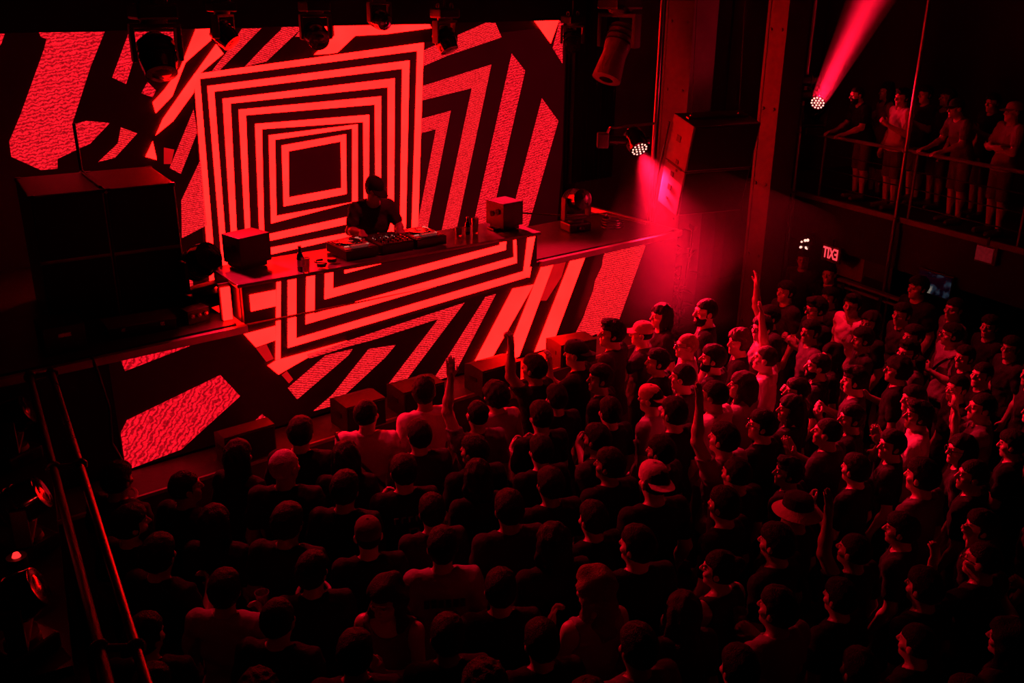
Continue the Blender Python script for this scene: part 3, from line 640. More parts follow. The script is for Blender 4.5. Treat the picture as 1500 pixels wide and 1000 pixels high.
for i, dv in enumerate((118, 140)):
    q = atD(1187, dv, proj((pA.x, pA.y, 3.0))[2] - .2); t = thing('par_can', ['upper dark spotlight can clamped on the balcony corner pole', 'lower dark spotlight can just above the upward beam light'][i], 'stage light', q)
    R_ = Matrix.Rotation(math.atan2(rd.y, rd.x), 4, 'Z') @ Matrix.Rotation(math.pi / 2, 4, 'Y')
    MB().lathe([(.001, -.13), (.06, -.13), (.075, -.09), (.08, .12), (.072, .122), (.07, .1), (.001, .1)], R_, 20).build('can', MT['black'], t, smooth=True)
    m = MB(); m.torus((0, 0, 0), .1, .01, rd, 20, 6); m.build('bracket', MT['pole'], t)
    m = MB(); m.cyl(Vector((0, 0, 0)) - rd * .0, pA + Vector((0, 0, q.z - pA.z)) - q, .014, n=8); m.build('clamp_arm', MT['pole'], t)
# under the balcony: signs, lamp, screen, counter
def plane_frame(u, v, off=0.0):                # orientation facing the room, flush with the balcony front
    best = None
    for i in range(300):
        p = B0 + BD * (-1.2 + 8 * i / 299) + BN * off
        d = ray(u, v); t = (p.x * BN.x + p.y * BN.y) / (d[0] * BN.x + d[1] * BN.y); q = Vector((t * d[0], t * d[1], CAM_H + t * d[2])); return q
FA = math.atan2(-BN.y, -BN.x) + math.pi / 2     # local -y faces the room
def sign(u, v, w, h, label, lit=True):
    q = plane_frame(u, v, -.07); t = thing('exit_sign', label, 'sign', q, FA)
    MB().box((0, .03, 0), (w, .04, h), bev=.005).build('sign_box', MT['signface'], t)
    if lit:
        cu = bpy.data.curves.new('letters', 'FONT'); cu.body = 'EXIT'; cu.size = h * .95; cu.align_x = 'CENTER'; cu.align_y = 'CENTER'; cu.extrude = .003; cu.offset = .004
        tmp = bpy.data.objects.new('tmp', cu); COL.objects.link(tmp); dg = bpy.context.evaluated_depsgraph_get(); me = bpy.data.meshes.new_from_object(tmp.evaluated_get(dg)); bpy.data.objects.remove(tmp)
        me.transform(Matrix.Translation((0, .004, 0)) @ Matrix.Rotation(math.pi / 2, 4, 'X') @ Matrix.Diagonal((-.62, 1, 1, 1))); me.flip_normals(); me.materials.clear(); me.materials.append(MT['sign']); link('letters', me, t)
    else: MB().box((-.02, .008, 0), (w * .8, .006, h * .8)).build('sign_face', MT['sign_dim'], t)
    MB().box((0, .03, h * .5 + .05), (.03, .03, .1)).build('bracket', MT['black'], t)
MT['signface'] = surf('sign_housing', (.12, .05, .045), .5, var=.3, scale=10)
sign(1216, 372, .34, .23, 'glowing red EXIT sign with mirrored letters under the balcony'); sign(1443, 373, .28, .22, 'dim unlit red sign box under the balcony beyond the screen', False)
q = plane_frame(1368, 416, -.06); tv = thing('wall_screen', 'small video screen with faint bluish picture hanging under the balcony', 'screen', q, FA)
MB().box((0, .03, 0), (.52, .05, .31), bev=.006).build('bezel', MT['black'], tv)
def tvmat():
    m, nt, p = nodes('video_picture'); N = nt.nodes; tc = N.new('ShaderNodeTexCoord'); no = N.new('ShaderNodeTexNoise'); no.inputs['Scale'].default_value = 5; no.inputs['Detail'].default_value = 5
    lnk(nt, tc.outputs['Object'], no.inputs['Vector']); cr = N.new('ShaderNodeValToRGB'); lnk(nt, no.outputs['Fac'], cr.inputs[0])
    e = cr.color_ramp.elements; e[0].position = .5; e[0].color = (.0, .0, .002, 1); e[1].position = .74; e[1].color = (.35, .28, .2, 1); n3 = cr.color_ramp.elements.new(.6); n3.color = (.012, .022, .035, 1)
    p.inputs['Base Color'].default_value = (.01, .01, .01, 1); lnk(nt, cr.outputs[0], p.inputs['Emission Color']); p.inputs['Emission Strength'].default_value = 1.0; return m
MT['tv'] = tvmat(); MB().box((0, .002, 0), (.48, .008, .27)).build('picture', MT['tv'], tv)
q = plane_frame(1176, 356, -.2); wl = thing('multi_cell_light', 'small wash light with white-hot cells under the balcony corner', 'stage light', q, FA)
MB().lathe([(.001, .03), (.11, .03), (.12, .08), (.08, .16), (.001, .16)], Matrix.Rotation(-math.pi / 2, 4, 'X'), 20).build('housing', MT['black'], wl, smooth=True)
random.seed(4); m = MB()
for i in range(9): m.sphere((random.uniform(-.08, .08), .02, random.uniform(-.09, .09)), random.uniform(.012, .022), n=10, m=6)
m.build('led_cells', MT['cell'], wl)
MB().box((0, .16, .12), (.03, .24, .03)).build('bracket', MT['pole'], wl)
q = plane_frame(1275, 424, -.25); ct = thing('drink_rail', 'red-lit narrow drink rail on posts below the balcony', 'counter', (q.x, q.y, 0), FA)
MB().box((.2, 0, q.z), (1.5, .09, .035), bev=.006).build('rail_top', MT['steel'], ct); MB().box((.2, .0, q.z - .09), (1.5, .03, .03)).build('lower_bar', MT['steel'], ct)
for sx in (-.45, .2, .85): MB().box((sx, 0, q.z / 2 - .02), (.05, .05, q.z - .03)).build('post', MT['black'], ct)
q = plane_frame(1282, 395, .12); ck = thing('booth_cabinet', 'dark booth cabinet with lit top edge behind the drink rail', 'cabinet', (q.x, q.y, 0), FA)
MB().box((0, .2, (q.z + .2) / 2), (.5, .3, q.z + .2), bev=.01).build('body', MT['cabm'], ck); MB().box((0, .2, q.z + .21), (.54, .34, .03), bev=.005).build('top', MT['signface'], ck)
MB().box((0, .045, q.z * .5), (.42, .01, q.z * .7)).build('door', MT['black'], ck)
q = plane_frame(1248, 380, .3); nb = thing('notice_board', 'brown notice board on a post between the EXIT sign and the dark booth', 'board', (q.x, q.y, 0), FA)
MB().box((0, 0, q.z), (.5, .05, .55)).build('board', MT['wood'], nb); MB().box((0, .04, q.z / 2), (.05, .04, q.z)).build('post', MT['black'], nb); MB().box((0, .04, .01), (.3, .3, .02)).build('foot', MT['black'], nb)

# ------------------------------------------------------------------ foliage by the stage end
def plant(label, base, h, n, seed, spread=.22):
    random.seed(seed); t = thing('tall_plant', label, 'plant', base)
    MB().lathe([(.001, 0), (.13, 0), (.16, .3), (.15, .31), (.14, .28), (.001, .28)], None, 20).build('pot', MT['black'], t, smooth=True)
    m = MB(); tips = []
    for i in range(6):
        a = random.uniform(0, 6.28); top = Vector((spread * .7 * math.cos(a), spread * .7 * math.sin(a), h * random.uniform(.75, 1))); pts = [Vector((.03 * math.cos(a), .03 * math.sin(a), .25)), Vector((top.x * .5, top.y * .5, h * .55)), top]; m.tube(pts, .009, 6); tips.append(pts)
    m.build('stems', MT['leaf'], t)
    for i in range(n):
        a, b, c = random.choice(tips); f = random.uniform(.15, 1); p = (a.lerp(b, f * 2) if f < .5 else b.lerp(c, f * 2 - 1)); L = random.uniform(.12, .2)
        M = Matrix.Translation(p) @ Matrix.Rotation(random.uniform(0, 6.28), 4, 'Z') @ Matrix.Rotation(random.uniform(-.9, .5), 4, 'Y')
        o = link('leaf', LEAF, t); o.matrix_basis = M @ Matrix.Scale(L / .16, 4)
_l = MB(); _l.add([(0, 0, 0), (.05, .03, .012), (.1, .034, .016), (.16, 0, 0), (.1, -.034, .016), (.05, -.03, .012), (.05, 0, 0), (.1, 0, .002)], [(0, 6, 1), (1, 6, 7, 2), (2, 7, 3), (0, 5, 6), (5, 4, 7, 6), (4, 3, 7)])
LEAF = _l.mesh('leaf', True); LEAF.materials.append(MT['leaf'])
_p = atZ(960, 520, 0.0); plant('tall leafy plant in a dark pot at the right end of the stage', (8.75, 7.55, 0), 1.9, 70, 3, .3)
plant('leafy plant in a dark pot by the wall between the columns', (9.25, 8.35, 0), 1.7, 60, 5, .28)

# ------------------------------------------------------------------ pipe rack with lights in the left foreground
RZ = 2.05
def pipe_pts(u0, v0, u1, v1, z=RZ): return atZ(u0, v0, z), atZ(u1, v1, z)
a0, a1 = pipe_pts(76, 547, 218, 1010); c0, c1 = pipe_pts(44, 552, 162, 1010)
rk = thing('pipe_rack', 'steel pipe rack of two parallel tubes joined by clamps in the left foreground', 'pipe', (0, 0, 0))
for p, q, mt in ((a0, a1, 'rack'), (c0, c1, 'cab')): m = MB(); e = (q - p).normalized(); m.cyl(p - e * .1, q + e * 1.2, .022, n=16); m.build('tube', MT[mt], rk, smooth=True)
for f in (.0, .42, .92):
    p, q = a0.lerp(a1, f), c0.lerp(c1, f); MB().cyl(p + (p - q).normalized() * .04, q - (p - q).normalized() * .04, .018, n=12).build('cross_tube', MT['rack'], rk, smooth=True)
    for r_ in (p, q): m = MB(); m.torus(r_, .03, .013, (a1 - a0), 16, 8); m.build('clamp', MT['rack'], rk, smooth=True)
for f in (.02, .55, .98):
    p = c0.lerp(c1, f); MB().cyl((p.x, p.y, 0), (p.x, p.y, RZ), .02, n=10).build('upright', MT['black'], rk); MB().box((p.x, p.y, .01), (.3, .3, .02)).build('base_plate', MT['black'], rk)
for i, (u, v, lab) in enumerate(((12, 600, 'moving light standing on the side tower near the stage corner'), (28, 722, 'round moving light on the side tower, middle position'), (18, 862, 'moving light low on the side tower beside the pipe rack'))):
    p = atZ(u, v, 2.0); moving_light(lab, (p.x, p.y, 1.62), False, (.6, -.2, .3), .85, rz=.4, group='lights on the side tower')
sd = thing('side_tower', 'black side platform carrying moving lights left of the pipe rack', 'platform', (0, 0, 0))
_a, _b = atZ(12, 600, 1.62), atZ(18, 862, 1.62); _d = (_b - _a).normalized(); _c = (_a + _b) / 2
MB().box((0, 0, 0), ((_b - _a).length + 1.6, .5, .06), Matrix.Translation((_c.x, _c.y, 1.59)) @ Matrix.Rotation(math.atan2(_d.y, _d.x), 4, 'Z')).build('deck', MT['black'], sd)
for f in (-.2, .5, 1.2):
    p = _a.lerp(_b, f); MB().box((p.x, p.y, .78), (.08, .08, 1.56)).build('leg', MT['black'], sd)
p = atZ(20, 795, 2.0); il = thing('indicator_lamp', 'small glowing red lamp on the side tower', 'lamp', (p.x, p.y, 1.62))
MB().lathe([(.001, 0), (.05, 0), (.05, .3), (.001, .3)], None, 16).build('lamp_body', MT['black'], il, smooth=True); MB().lathe([(.001, .305), (.022, .3), (.014, .32), (.001, .322)], None, 16).build('lens', emit('indicator_red', (1, .02, .02), 2.0), il, smooth=True)
l = bpy.data.lights.new('indicator_glow', 'POINT'); l.energy = .5; l.color = (1, .02, .02); o = bpy.data.objects.new('indicator_glow', l); COL.objects.link(o); o.location = (p.x, p.y, 2.05)

# ------------------------------------------------------------------ added truss and lamps above the frame, put in to brighten crowd and DJ
ot = thing('added_truss', 'added black box truss hung unseen above the front of the stage', 'truss', (0, 0, 0))
for y in (6.35, 6.65):
    for z in (5.75, 6.05): MB().cyl((.5, y, z), (9.0, y, z), .024, n=10).build('chord', MT['pole'], ot)
for i in range(17): MB().cyl((.5 + i * .5, 6.35, 5.75 if i % 2 else 6.05), (1.0 + i * .5, 6.65, 6.05 if i % 2 else 5.75), .012, n=6).build('brace', MT['pole'], ot)
for x in (1.5, 8.5): MB().cyl((x, 6.5, 6.05), (x, 6.5, 6.99), .01, n=6).build('hoist_rope', MT['pole'], ot)
for i, (x, tx, ty, pw) in enumerate(((3.0, 3.0, 4.9, 200), (5.6, 5.3, 4.9, 330), (8.2, 7.9, 4.5, 950))):
    moving_light(['added wash light on the unseen truss above the subwoofers', 'added wash light on the unseen truss above the DJ desk', 'added wash light on the unseen truss above the stage end'][i], (x, 6.5, 5.70), True, (tx - x, ty - 6.5, -4.0), .9, group='added lights on the unseen truss')
    lamp_spot('added_crowd_wash', (x, 6.42, 5.05), (tx, ty, 1.4), pw, 60, 1.0, radius=.1)  # added crowd light, shining from the made-up truss
lamp_spot('added_dj_wash', (5.2, 6.42, 5.3), (4.45, 7.9, 2.4), 200, 36, .9, radius=.1)  # added lamp to lift the DJ out of the dark
lamp_spot('added_left_spot', (3.1, 8.45, 3.75), (3.3, 4.9, 1.3), 700, 60, .9, radius=.1)  # added rim light for the left crowd; the hung fixture's lens is dark
lamp_spot('added_right_spot', (6.25, 9.25, 3.95), (6.6, 5.0, 1.3), 3600, 44, 1.0, radius=.1)  # spot added near a hung fixture to brighten the right-hand crowd

# ------------------------------------------------------------------ people: signed-distance bodies, one continuous skin each
class Field:
    def __init__(s, lo, hi, hx, zs=None, hz=None):
        s.x = np.arange(lo[0], hi[0] + hx, hx); s.y = np.arange(lo[1], hi[1] + hx, hx)
        s.z = zs if zs is not None else np.arange(lo[2], hi[2] + hz, hz)
        s.d = np.full((len(s.x), len(s.y), len(s.z)), 1.0, np.float32)
    def block(s, lo, hi, pad):
        r = []
        for a, l, h in zip((s.x, s.y, s.z), lo, hi):
            i = max(0, np.searchsorted(a, l - pad) - 1); j = min(len(a), np.searchsorted(a, h + pad) + 1); r.append(slice(i, j))
        return tuple(r), s.x[r[0]][:, None, None], s.y[r[1]][None, :, None], s.z[r[2]][None, None, :]
    def put(s, sl, d, k, sub=False):
        a = s.d[sl]
        if sub: d = -d; h = np.clip(.5 - .5 * (d - a) / k, 0, 1); s.d[sl] = d + (a - d) * h + k * h * (1 - h); return
        if k <= 0: s.d[sl] = np.minimum(a, d); return
        h = np.clip(.5 + .5 * (a - d) / k, 0, 1); s.d[sl] = a + (d - a) * h - k * h * (1 - h)
    def cap(s, a, b, r0, r1, k=.02, grow=0.0):
        a = np.array(a, float); b = np.array(b, float); r0 += grow; r1 += grow; R = max(r0, r1)
        sl, X, Y, Z = s.block(np.minimum(a, b) - R, np.maximum(a, b) + R, k + .03)
        ab = b - a; L = max(ab @ ab, 1e-9)
        t = np.clip(((X - a[0]) * ab[0] + (Y - a[1]) * ab[1] + (Z - a[2]) * ab[2]) / L, 0, 1)
        d = np.sqrt((X - a[0] - t * ab[0]) ** 2 + (Y - a[1] - t * ab[1]) ** 2 + (Z - a[2] - t * ab[2]) ** 2) - (r0 + (r1 - r0) * t)
        s.put(sl, d, k)
    def ell(s, c, r, k=.02, M=None, grow=0.0, sub=False):
        """ellipsoid; M = (R 3x3, origin): c and r live in that rotated frame"""
        c = np.array(c, float); r = np.array(r, float) + grow
        if M is None: wc = c; R = None
        else: R, o = M; wc = o + R @ c
        q = r if R is None else np.full(3, r.max())
        sl, X, Y, Z = s.block(wc - q, wc + q, k + .03)
        X, Y, Z = X - wc[0], Y - wc[1], Z - wc[2]
        if R is not None:
            X, Y, Z = R[0, 0] * X + R[1, 0] * Y + R[2, 0] * Z, R[0, 1] * X + R[1, 1] * Y + R[2, 1] * Z, R[0, 2] * X + R[1, 2] * Y + R[2, 2] * Z
        k0 = np.sqrt((X / r[0]) ** 2 + (Y / r[1]) ** 2 + (Z / r[2]) ** 2) + 1e-6
        k1 = np.sqrt((X / r[0] ** 2) ** 2 + (Y / r[1] ** 2) ** 2 + (Z / r[2] ** 2) ** 2) + 1e-6
        s.put(sl, k0 * (k0 - 1) / k1, k, sub)
    def mesh(s, name):
        F = s.d; F[0] = F[-1] = 1; F[:, 0] = F[:, -1] = 1; F[:, :, 0] = F[:, :, -1] = 1
        I = F < 0; n = [k - 1 for k in F.shape]
        c = np.zeros(n, np.int8)
        for a in (0, 1):
            for b in (0, 1):
                for e in (0, 1): c += I[a:a + n[0], b:b + n[1], e:e + n[2]]
        act = (c > 0) & (c < 8); ai = np.argwhere(act); idx = np.full(n, -1, np.int64); idx[act] = np.arange(len(ai))
        acc = np.zeros((len(ai), 3)); cnt = np.zeros(len(ai))
        cor = {(a, b, e): F[ai[:, 0] + a, ai[:, 1] + b, ai[:, 2] + e] for a in (0, 1) for b in (0, 1) for e in (0, 1)}
        for p in cor:
            for ax in range(3):
                if p[ax]: continue
                q = list(p); q[ax] = 1; va = cor[p]; vb = cor[tuple(q)]
                m = (va < 0) != (vb < 0); t = np.where(m, va / np.where(va == vb, 1, va - vb), 0)
                pt = np.tile(np.array(p, float), (len(ai), 1)); pt[:, ax] = t
                acc += pt * m[:, None]; cnt += m
        acc /= cnt[:, None]
        V = np.empty_like(acc)
        for ax, g in enumerate((s.x, s.y, s.z)):
            i = ai[:, ax]; V[:, ax] = g[i] + (g[i + 1] - g[i]) * acc[:, ax]
        Q = []
        for ax in range(3):
            b, e = (ax + 1) % 3, (ax + 2) % 3
            A = np.moveaxis(I, ax, 0); ch = np.argwhere(A[:-1] != A[1:])
            o = np.zeros((len(ch), 3), int); oth = [k for k in range(3) if k != ax]
            o[:, ax] = ch[:, 0]; o[:, oth[0]] = ch[:, 1]; o[:, oth[1]] = ch[:, 2]
            ins = I[o[:, 0], o[:, 1], o[:, 2]]
            def cell(db, de):
                w = o.copy(); w[:, b] -= db; w[:, e] -= de; return idx[w[:, 0], w[:, 1], w[:, 2]]
            q = np.stack([cell(1, 1), cell(0, 1), cell(0, 0), cell(1, 0)], 1)
            q[~ins] = q[~ins][:, ::-1]; Q.append(q)
        Q = np.concatenate(Q); Q = Q[(Q >= 0).all(1)]
        me = bpy.data.meshes.new(name); me.vertices.add(len(V)); me.vertices.foreach_set('co', V.astype(np.float32).ravel())
        me.loops.add(Q.size); me.loops.foreach_set('vertex_index', Q.ravel().astype(np.int32))
        me.polygons.add(len(Q)); me.polygons.foreach_set('loop_start', np.arange(0, Q.size, 4, dtype=np.int32))
        me.polygons.foreach_set('use_smooth', np.ones(len(Q), bool)); me.update(calc_edges=True)
        return me

def rot3(yaw=0, pitch=0, roll=0):
    cy, sy, cp, sp, cr, sr = math.cos(yaw), math.sin(yaw), math.cos(pitch), math.sin(pitch), math.cos(roll), math.sin(roll)
    return np.array([[cy, -sy, 0], [sy, cy, 0], [0, 0, 1]]) @ np.array([[1, 0, 0], [0, cp, -sp], [0, sp, cp]]) @ np.array([[cr, 0, sr], [0, 1, 0], [-sr, 0, cr]])
def unit(v): v = np.array(v, float); return v / np.linalg.norm(v)
ARM = {  # shoulder-relative poses for the right arm: elbow, wrist, hand direction, palm normal, finger curl
    'down': ((.235, -.035, 1.11), (.235, .07, .87), (0, .25, -1), (-1, 0, 0), .5),
    'hold': ((.235, .03, 1.12), (.13, .25, 1.24), (-.5, .5, .5), (-.6, -.5, 0), 1.1),
    'up':   ((.235, .08, 1.64), (.185, .12, 1.90), (-.05, .15, 1), (0, 1, -.1), .25),
    'fist': ((.25, .10, 1.60), (.21, .12, 1.86), (0, .1, 1), (0, 1, -.1), 1.6),
    'clap': ((.235, .07, 1.13), (.055, .27, 1.30), (-.15, .5, 1), (-1, 0, .1), .15),
    'face': ((.26, .16, 1.27), (.20, .20, 1.52), (-.2, .1, 1), (-.2, 1, 0), .7),
    'rail': ((.23, .20, 1.12), (.17, .43, 1.02), (-.1, 1, -.15), (0, 0, -1), .6),
    'deck': ((.26, .17, 1.17), (.19, .42, 1.21), (0, 1, -.4), (0, 0, -1), .5),
    'cross': ((.235, .08, 1.12), (-.02, .20, 1.16), (-1, .1, .1), (0, -1, 0), .3),
}
def body(tag, arms=('down', 'down'), head=(0, 0), female=False, lean=0.0, sleeve=.62, legs='long', hem=.86, tank=False):
    """returns dict of meshes: skin, top, trousers, shoes and the head frame. Front is +y, left arm = -x."""
    sw = .155 if female else .18
    def ln(p):                                     # bend everything above the hips forward by `lean`
        p = np.array(p, float)
        if lean and p[2] > .95:
            c, s = math.cos(lean), math.sin(lean); z = p[2] - .95; return np.array([p[0], p[1] * c + z * s, .95 + z * c - p[1] * s])
        return p
    J = []
    for side, pose in ((1, arms[1]), (-1, arms[0])):
        el, wr, hd, pn, cu = ARM[pose]; f = lambda q: np.array([q[0] * side * (sw / .18 if abs(q[0]) > .15 else 1), q[1], q[2]])
        sh = np.array([side * sw, -.005, 1.40 + (.035 if pose in ('up', 'fist') else 0)])
        J.append((ln(sh), ln(f(el)) if pose not in ('rail', 'deck') else f(el), ln(f(wr)) if pose not in ('rail', 'deck') else f(wr), unit(f(hd)), unit(f(pn)), cu, side))
    ztop = max(1.78, max(j[2][2] for j in J) + .25)
    ymax = max(.3, max(max(j[2][1], j[1][1]) for j in J) + .25, ln((0, .15, 1.75))[1] + .05)
    zs = np.concatenate([np.arange(-.02, 1.30, .015), np.arange(1.30, ztop, .0072)])
    F = Field((-.42, -.32, 0), (.42, ymax, 0), .0085, zs)
    Ht = ln((0, .015, 1.595)); HR = rot3(head[0], head[1] - lean * .6); HM = (HR, Ht)
    def torso(F, g=0.0):
        bw = .92 if female else 1.0
        F.ell(ln((0, 0, 1.25)), np.array((.165 * bw, .105, .20)), .04, grow=g)
        F.ell(ln((0, .0, 1.06)), np.array((.138 * bw, .095, .17)), .05, grow=g)
        F.ell((0, -.01, .92), np.array((.165, .112, .14)), .05, grow=g)
        F.cap(ln((-sw + .015, -.01, 1.38)), ln((sw - .015, -.01, 1.38)), .06, .06, .05, grow=g)
        F.cap(ln((-.075, -.02, 1.415)), ln((.075, -.02, 1.415)), .045, .045, .05, grow=g)
        if female:
            for q in (-1, 1): F.ell(ln((q * .075, .085, 1.24)), (.06, .055, .06), .03, grow=g)
    torso(F)
    F.cap(ln((0, -.02, 1.40)), ln((0, .0, 1.53)), .062 if not female else .052, .055 if not female else .048, .035)
    for sh, el, wr, hd, pn, cu, side in J:
        u = .88 if female else 1.0
        F.cap(sh, el, .055 * u, .043 * u, .03); F.cap(el, el + (wr - el) * .35, .043 * u, .043 * u, .02); F.cap(el + (wr - el) * .3, wr, .042 * u, .027 * u, .02)
        sd = np.cross(hd, pn); pc = wr + hd * .055
        R = np.stack([sd, pn, hd], 1)
        F.ell((0, 0, 0), (.041, .017, .055), .015, (R, pc))
        F.cap(wr, wr + hd * .04, .026, .028, .015)
        for i in range(4):
            ln_ = (.068, .078, .074, .06)[i]; b0 = pc + sd * (-.03 + .02 * i) + hd * .035
            d1 = unit(hd * math.cos(cu * .45) + pn * math.sin(cu * .45)); d2 = unit(hd * math.cos(cu * 1.25) + pn * math.sin(cu * 1.25)); d3 = unit(hd * math.cos(cu * 1.9) + pn * math.sin(cu * 1.9))
            k1 = b0 + d1 * ln_ * .5; k2 = k1 + d2 * ln_ * .33; k3 = k2 + d3 * ln_ * .25
            F.cap(b0, k1, .0098, .0092, .004); F.cap(k1, k2, .0092, .0088, .003); F.cap(k2, k3, .0088, .0078, .003)
        tb = wr + hd * .03 - sd * .03; t1 = tb + unit(-sd * .8 + hd * .7 + pn * .4) * .04; t2 = t1 + unit(-sd * .1 + hd + pn * .5) * .034
        F.cap(tb, t1, .014, .0115, .008); F.cap(t1, t2, .0115, .009, .003)
    for q in (-1, 1):
        hx = .09; F.cap((q * hx, 0, .88), (q * .10, .012, .50), .086, .058, .04); F.cap((q * .10, .012, .50), (q * .105, -.02, .09), .055, .036, .02)
        F.ell((q * .102, -.03, .36), (.05, .055, .12), .03); F.cap((q * .105, -.035, .045), (q * .12, .13, .03), .042, .03, .03)
    # head: skull, jaw, brow, nose, lips, chin, ears, eye sockets
    fs = .95 if female else 1.0
    F.ell((0, -.012, .03), np.array((.077, .097, .098)) * fs, .02, HM); F.ell((0, .022, -.045), np.array((.06, .07, .075)) * fs, .03, HM)
    F.ell((0, .07, -.093), (.026, .022, .02), .025, HM); F.ell((0, .078, .036), (.05, .018, .013), .012, HM)
    for q in (-1, 1):
        F.ell((q * .031, .1, .012), (.02, .018, .013), .012, HM, sub=True); F.ell((q * .031, .078, .011), (.015, .013, .012), .004, HM)
        F.ell((q * .05, .055, -.018), (.022, .025, .02), .02, HM); F.ell((q * .079 * fs, -.005, .0), (.010, .024, .033), .008, HM); F.ell((q * .088 * fs, -.012, .004), (.006, .018, .024), .006, HM)
    a, b = Ht + HR @ np.array((0, .089, .022)), Ht + HR @ np.array((0, .112, -.018)); F.cap(a, b, .009, .0135, .010)
    F.ell((0, .098, -.022), (.019, .013, .009), .006, HM); F.ell((0, .087, -.051), (.024, .012, .006), .006, HM); F.ell((0, .085, -.063), (.02, .012, .006), .006, HM)
    out = {'skin': F.mesh(tag + '_skin'), 'head': (HR, Ht), 'hands': [(j[2] + j[3] * .08, j[3]) for j in J]}
    # top
    hemz = hem; zt = np.arange(hemz - .03, max(1.55, ln((0, 0, 1.5))[2] + .1, max(j[1][2] for j in J) + .08), .0125)
    G = Field((-.40, -.30, 0), (.40, ymax - .05, 0), .0095, zt)
    torso(G, .016)
    G.cap((0, 0, .84), (0, 0, .98), .14, .12, .05); G.ell((0, -.005, .9), (.19, .135, .14), .05)
    if not tank:
        for sh, el, wr, hd, pn, cu, side in J:
            e2 = sh + (el - sh) * min(sleeve, 1.0); G.cap(sh, e2, .064, .064 if sleeve <= 1 else .054, .03)
            if sleeve > 1: G.cap(el, el + (wr - el) * (sleeve - 1), .056, .044, .02)
    X, Y, Z = G.x[:, None, None], G.y[None, :, None], G.z[None, None, :]
    wr_ = .0045 * np.sin(23 * Z + 9 * X + 5 * np.sin(11 * Y + 7 * X)) * np.sin(17 * X - 13 * Z + 3 * np.sin(19 * Z)) + .003 * np.sin(41 * Z - 25 * X + 4 * np.sin(14 * X))
    G.d += wr_.astype(np.float32)
    G.d = np.maximum(G.d, hemz - Z)                                 # hem
    nk = ln((0, .03 if not tank else .05, 1.51 if not tank else 1.495)); ax = ln((0, .02, 1.6)) - ln((0, 0, 1.4)); ax = ax / np.linalg.norm(ax)
    nr = .092 if not tank else .118
    dn = np.sqrt((X - nk[0]) ** 2 + ((Y - nk[1]) * 1.05) ** 2 + (Z - nk[2]) ** 2) - nr
    G.d = np.maximum(G.d, -dn)                                      # neckline
    G.d = np.maximum(G.d, (X * 0 + (Y - nk[1]) * ax[1] + (Z - nk[2]) * ax[2]) - .01)
    if tank:
        for q in (-1, 1):
            c = ln((q * (sw + .045), 0, 1.37)); G.d = np.maximum(G.d, -(np.sqrt((X - c[0]) ** 2 + ((Y - c[1]) * .8) ** 2 + ((Z - c[2]) * .75) ** 2) - .085))
    out['top'] = G.mesh(tag + '_top')
    # trousers or shorts, shoes
    zl = .07 if legs == 'long' else .47
    T = Field((-.26, -.22, 0), (.26, .22, 0), .012, np.arange(zl - .03, 1.06, .016))
    T.ell((0, -.01, .92), (.172, .122, .15), .04)
    for q in (-1, 1):
        T.cap((q * .09, 0, .88), (q * .10, .01, .50), .096, .08 if legs != 'long' else .072, .03)
        if legs == 'long': T.cap((q * .10, .01, .50), (q * .105, -.02, .06), .07, .062, .03); T.ell((q * .102, -.03, .36), (.062, .068, .13), .03)
    Zt = T.z[None, None, :]; T.d = np.maximum(T.d, np.maximum(zl - Zt, Zt - 1.02)); out['trousers'] = T.mesh(tag + '_trousers')
    S = Field((-.2, -.14, 0), (.2, .24, 0), .011, np.arange(-.02, .14, .009))
    for q in (-1, 1):
        S.cap((q * .105, -.04, .05), (q * .122, .15, .038), .052, .042, .01); S.cap((q * .105, -.03, .05), (q * .105, -.025, .1), .05, .046, .02)
    S.d = np.maximum(S.d, .001 - S.z[None, None, :]); out['shoes'] = S.mesh(tag + '_shoes')
    return out

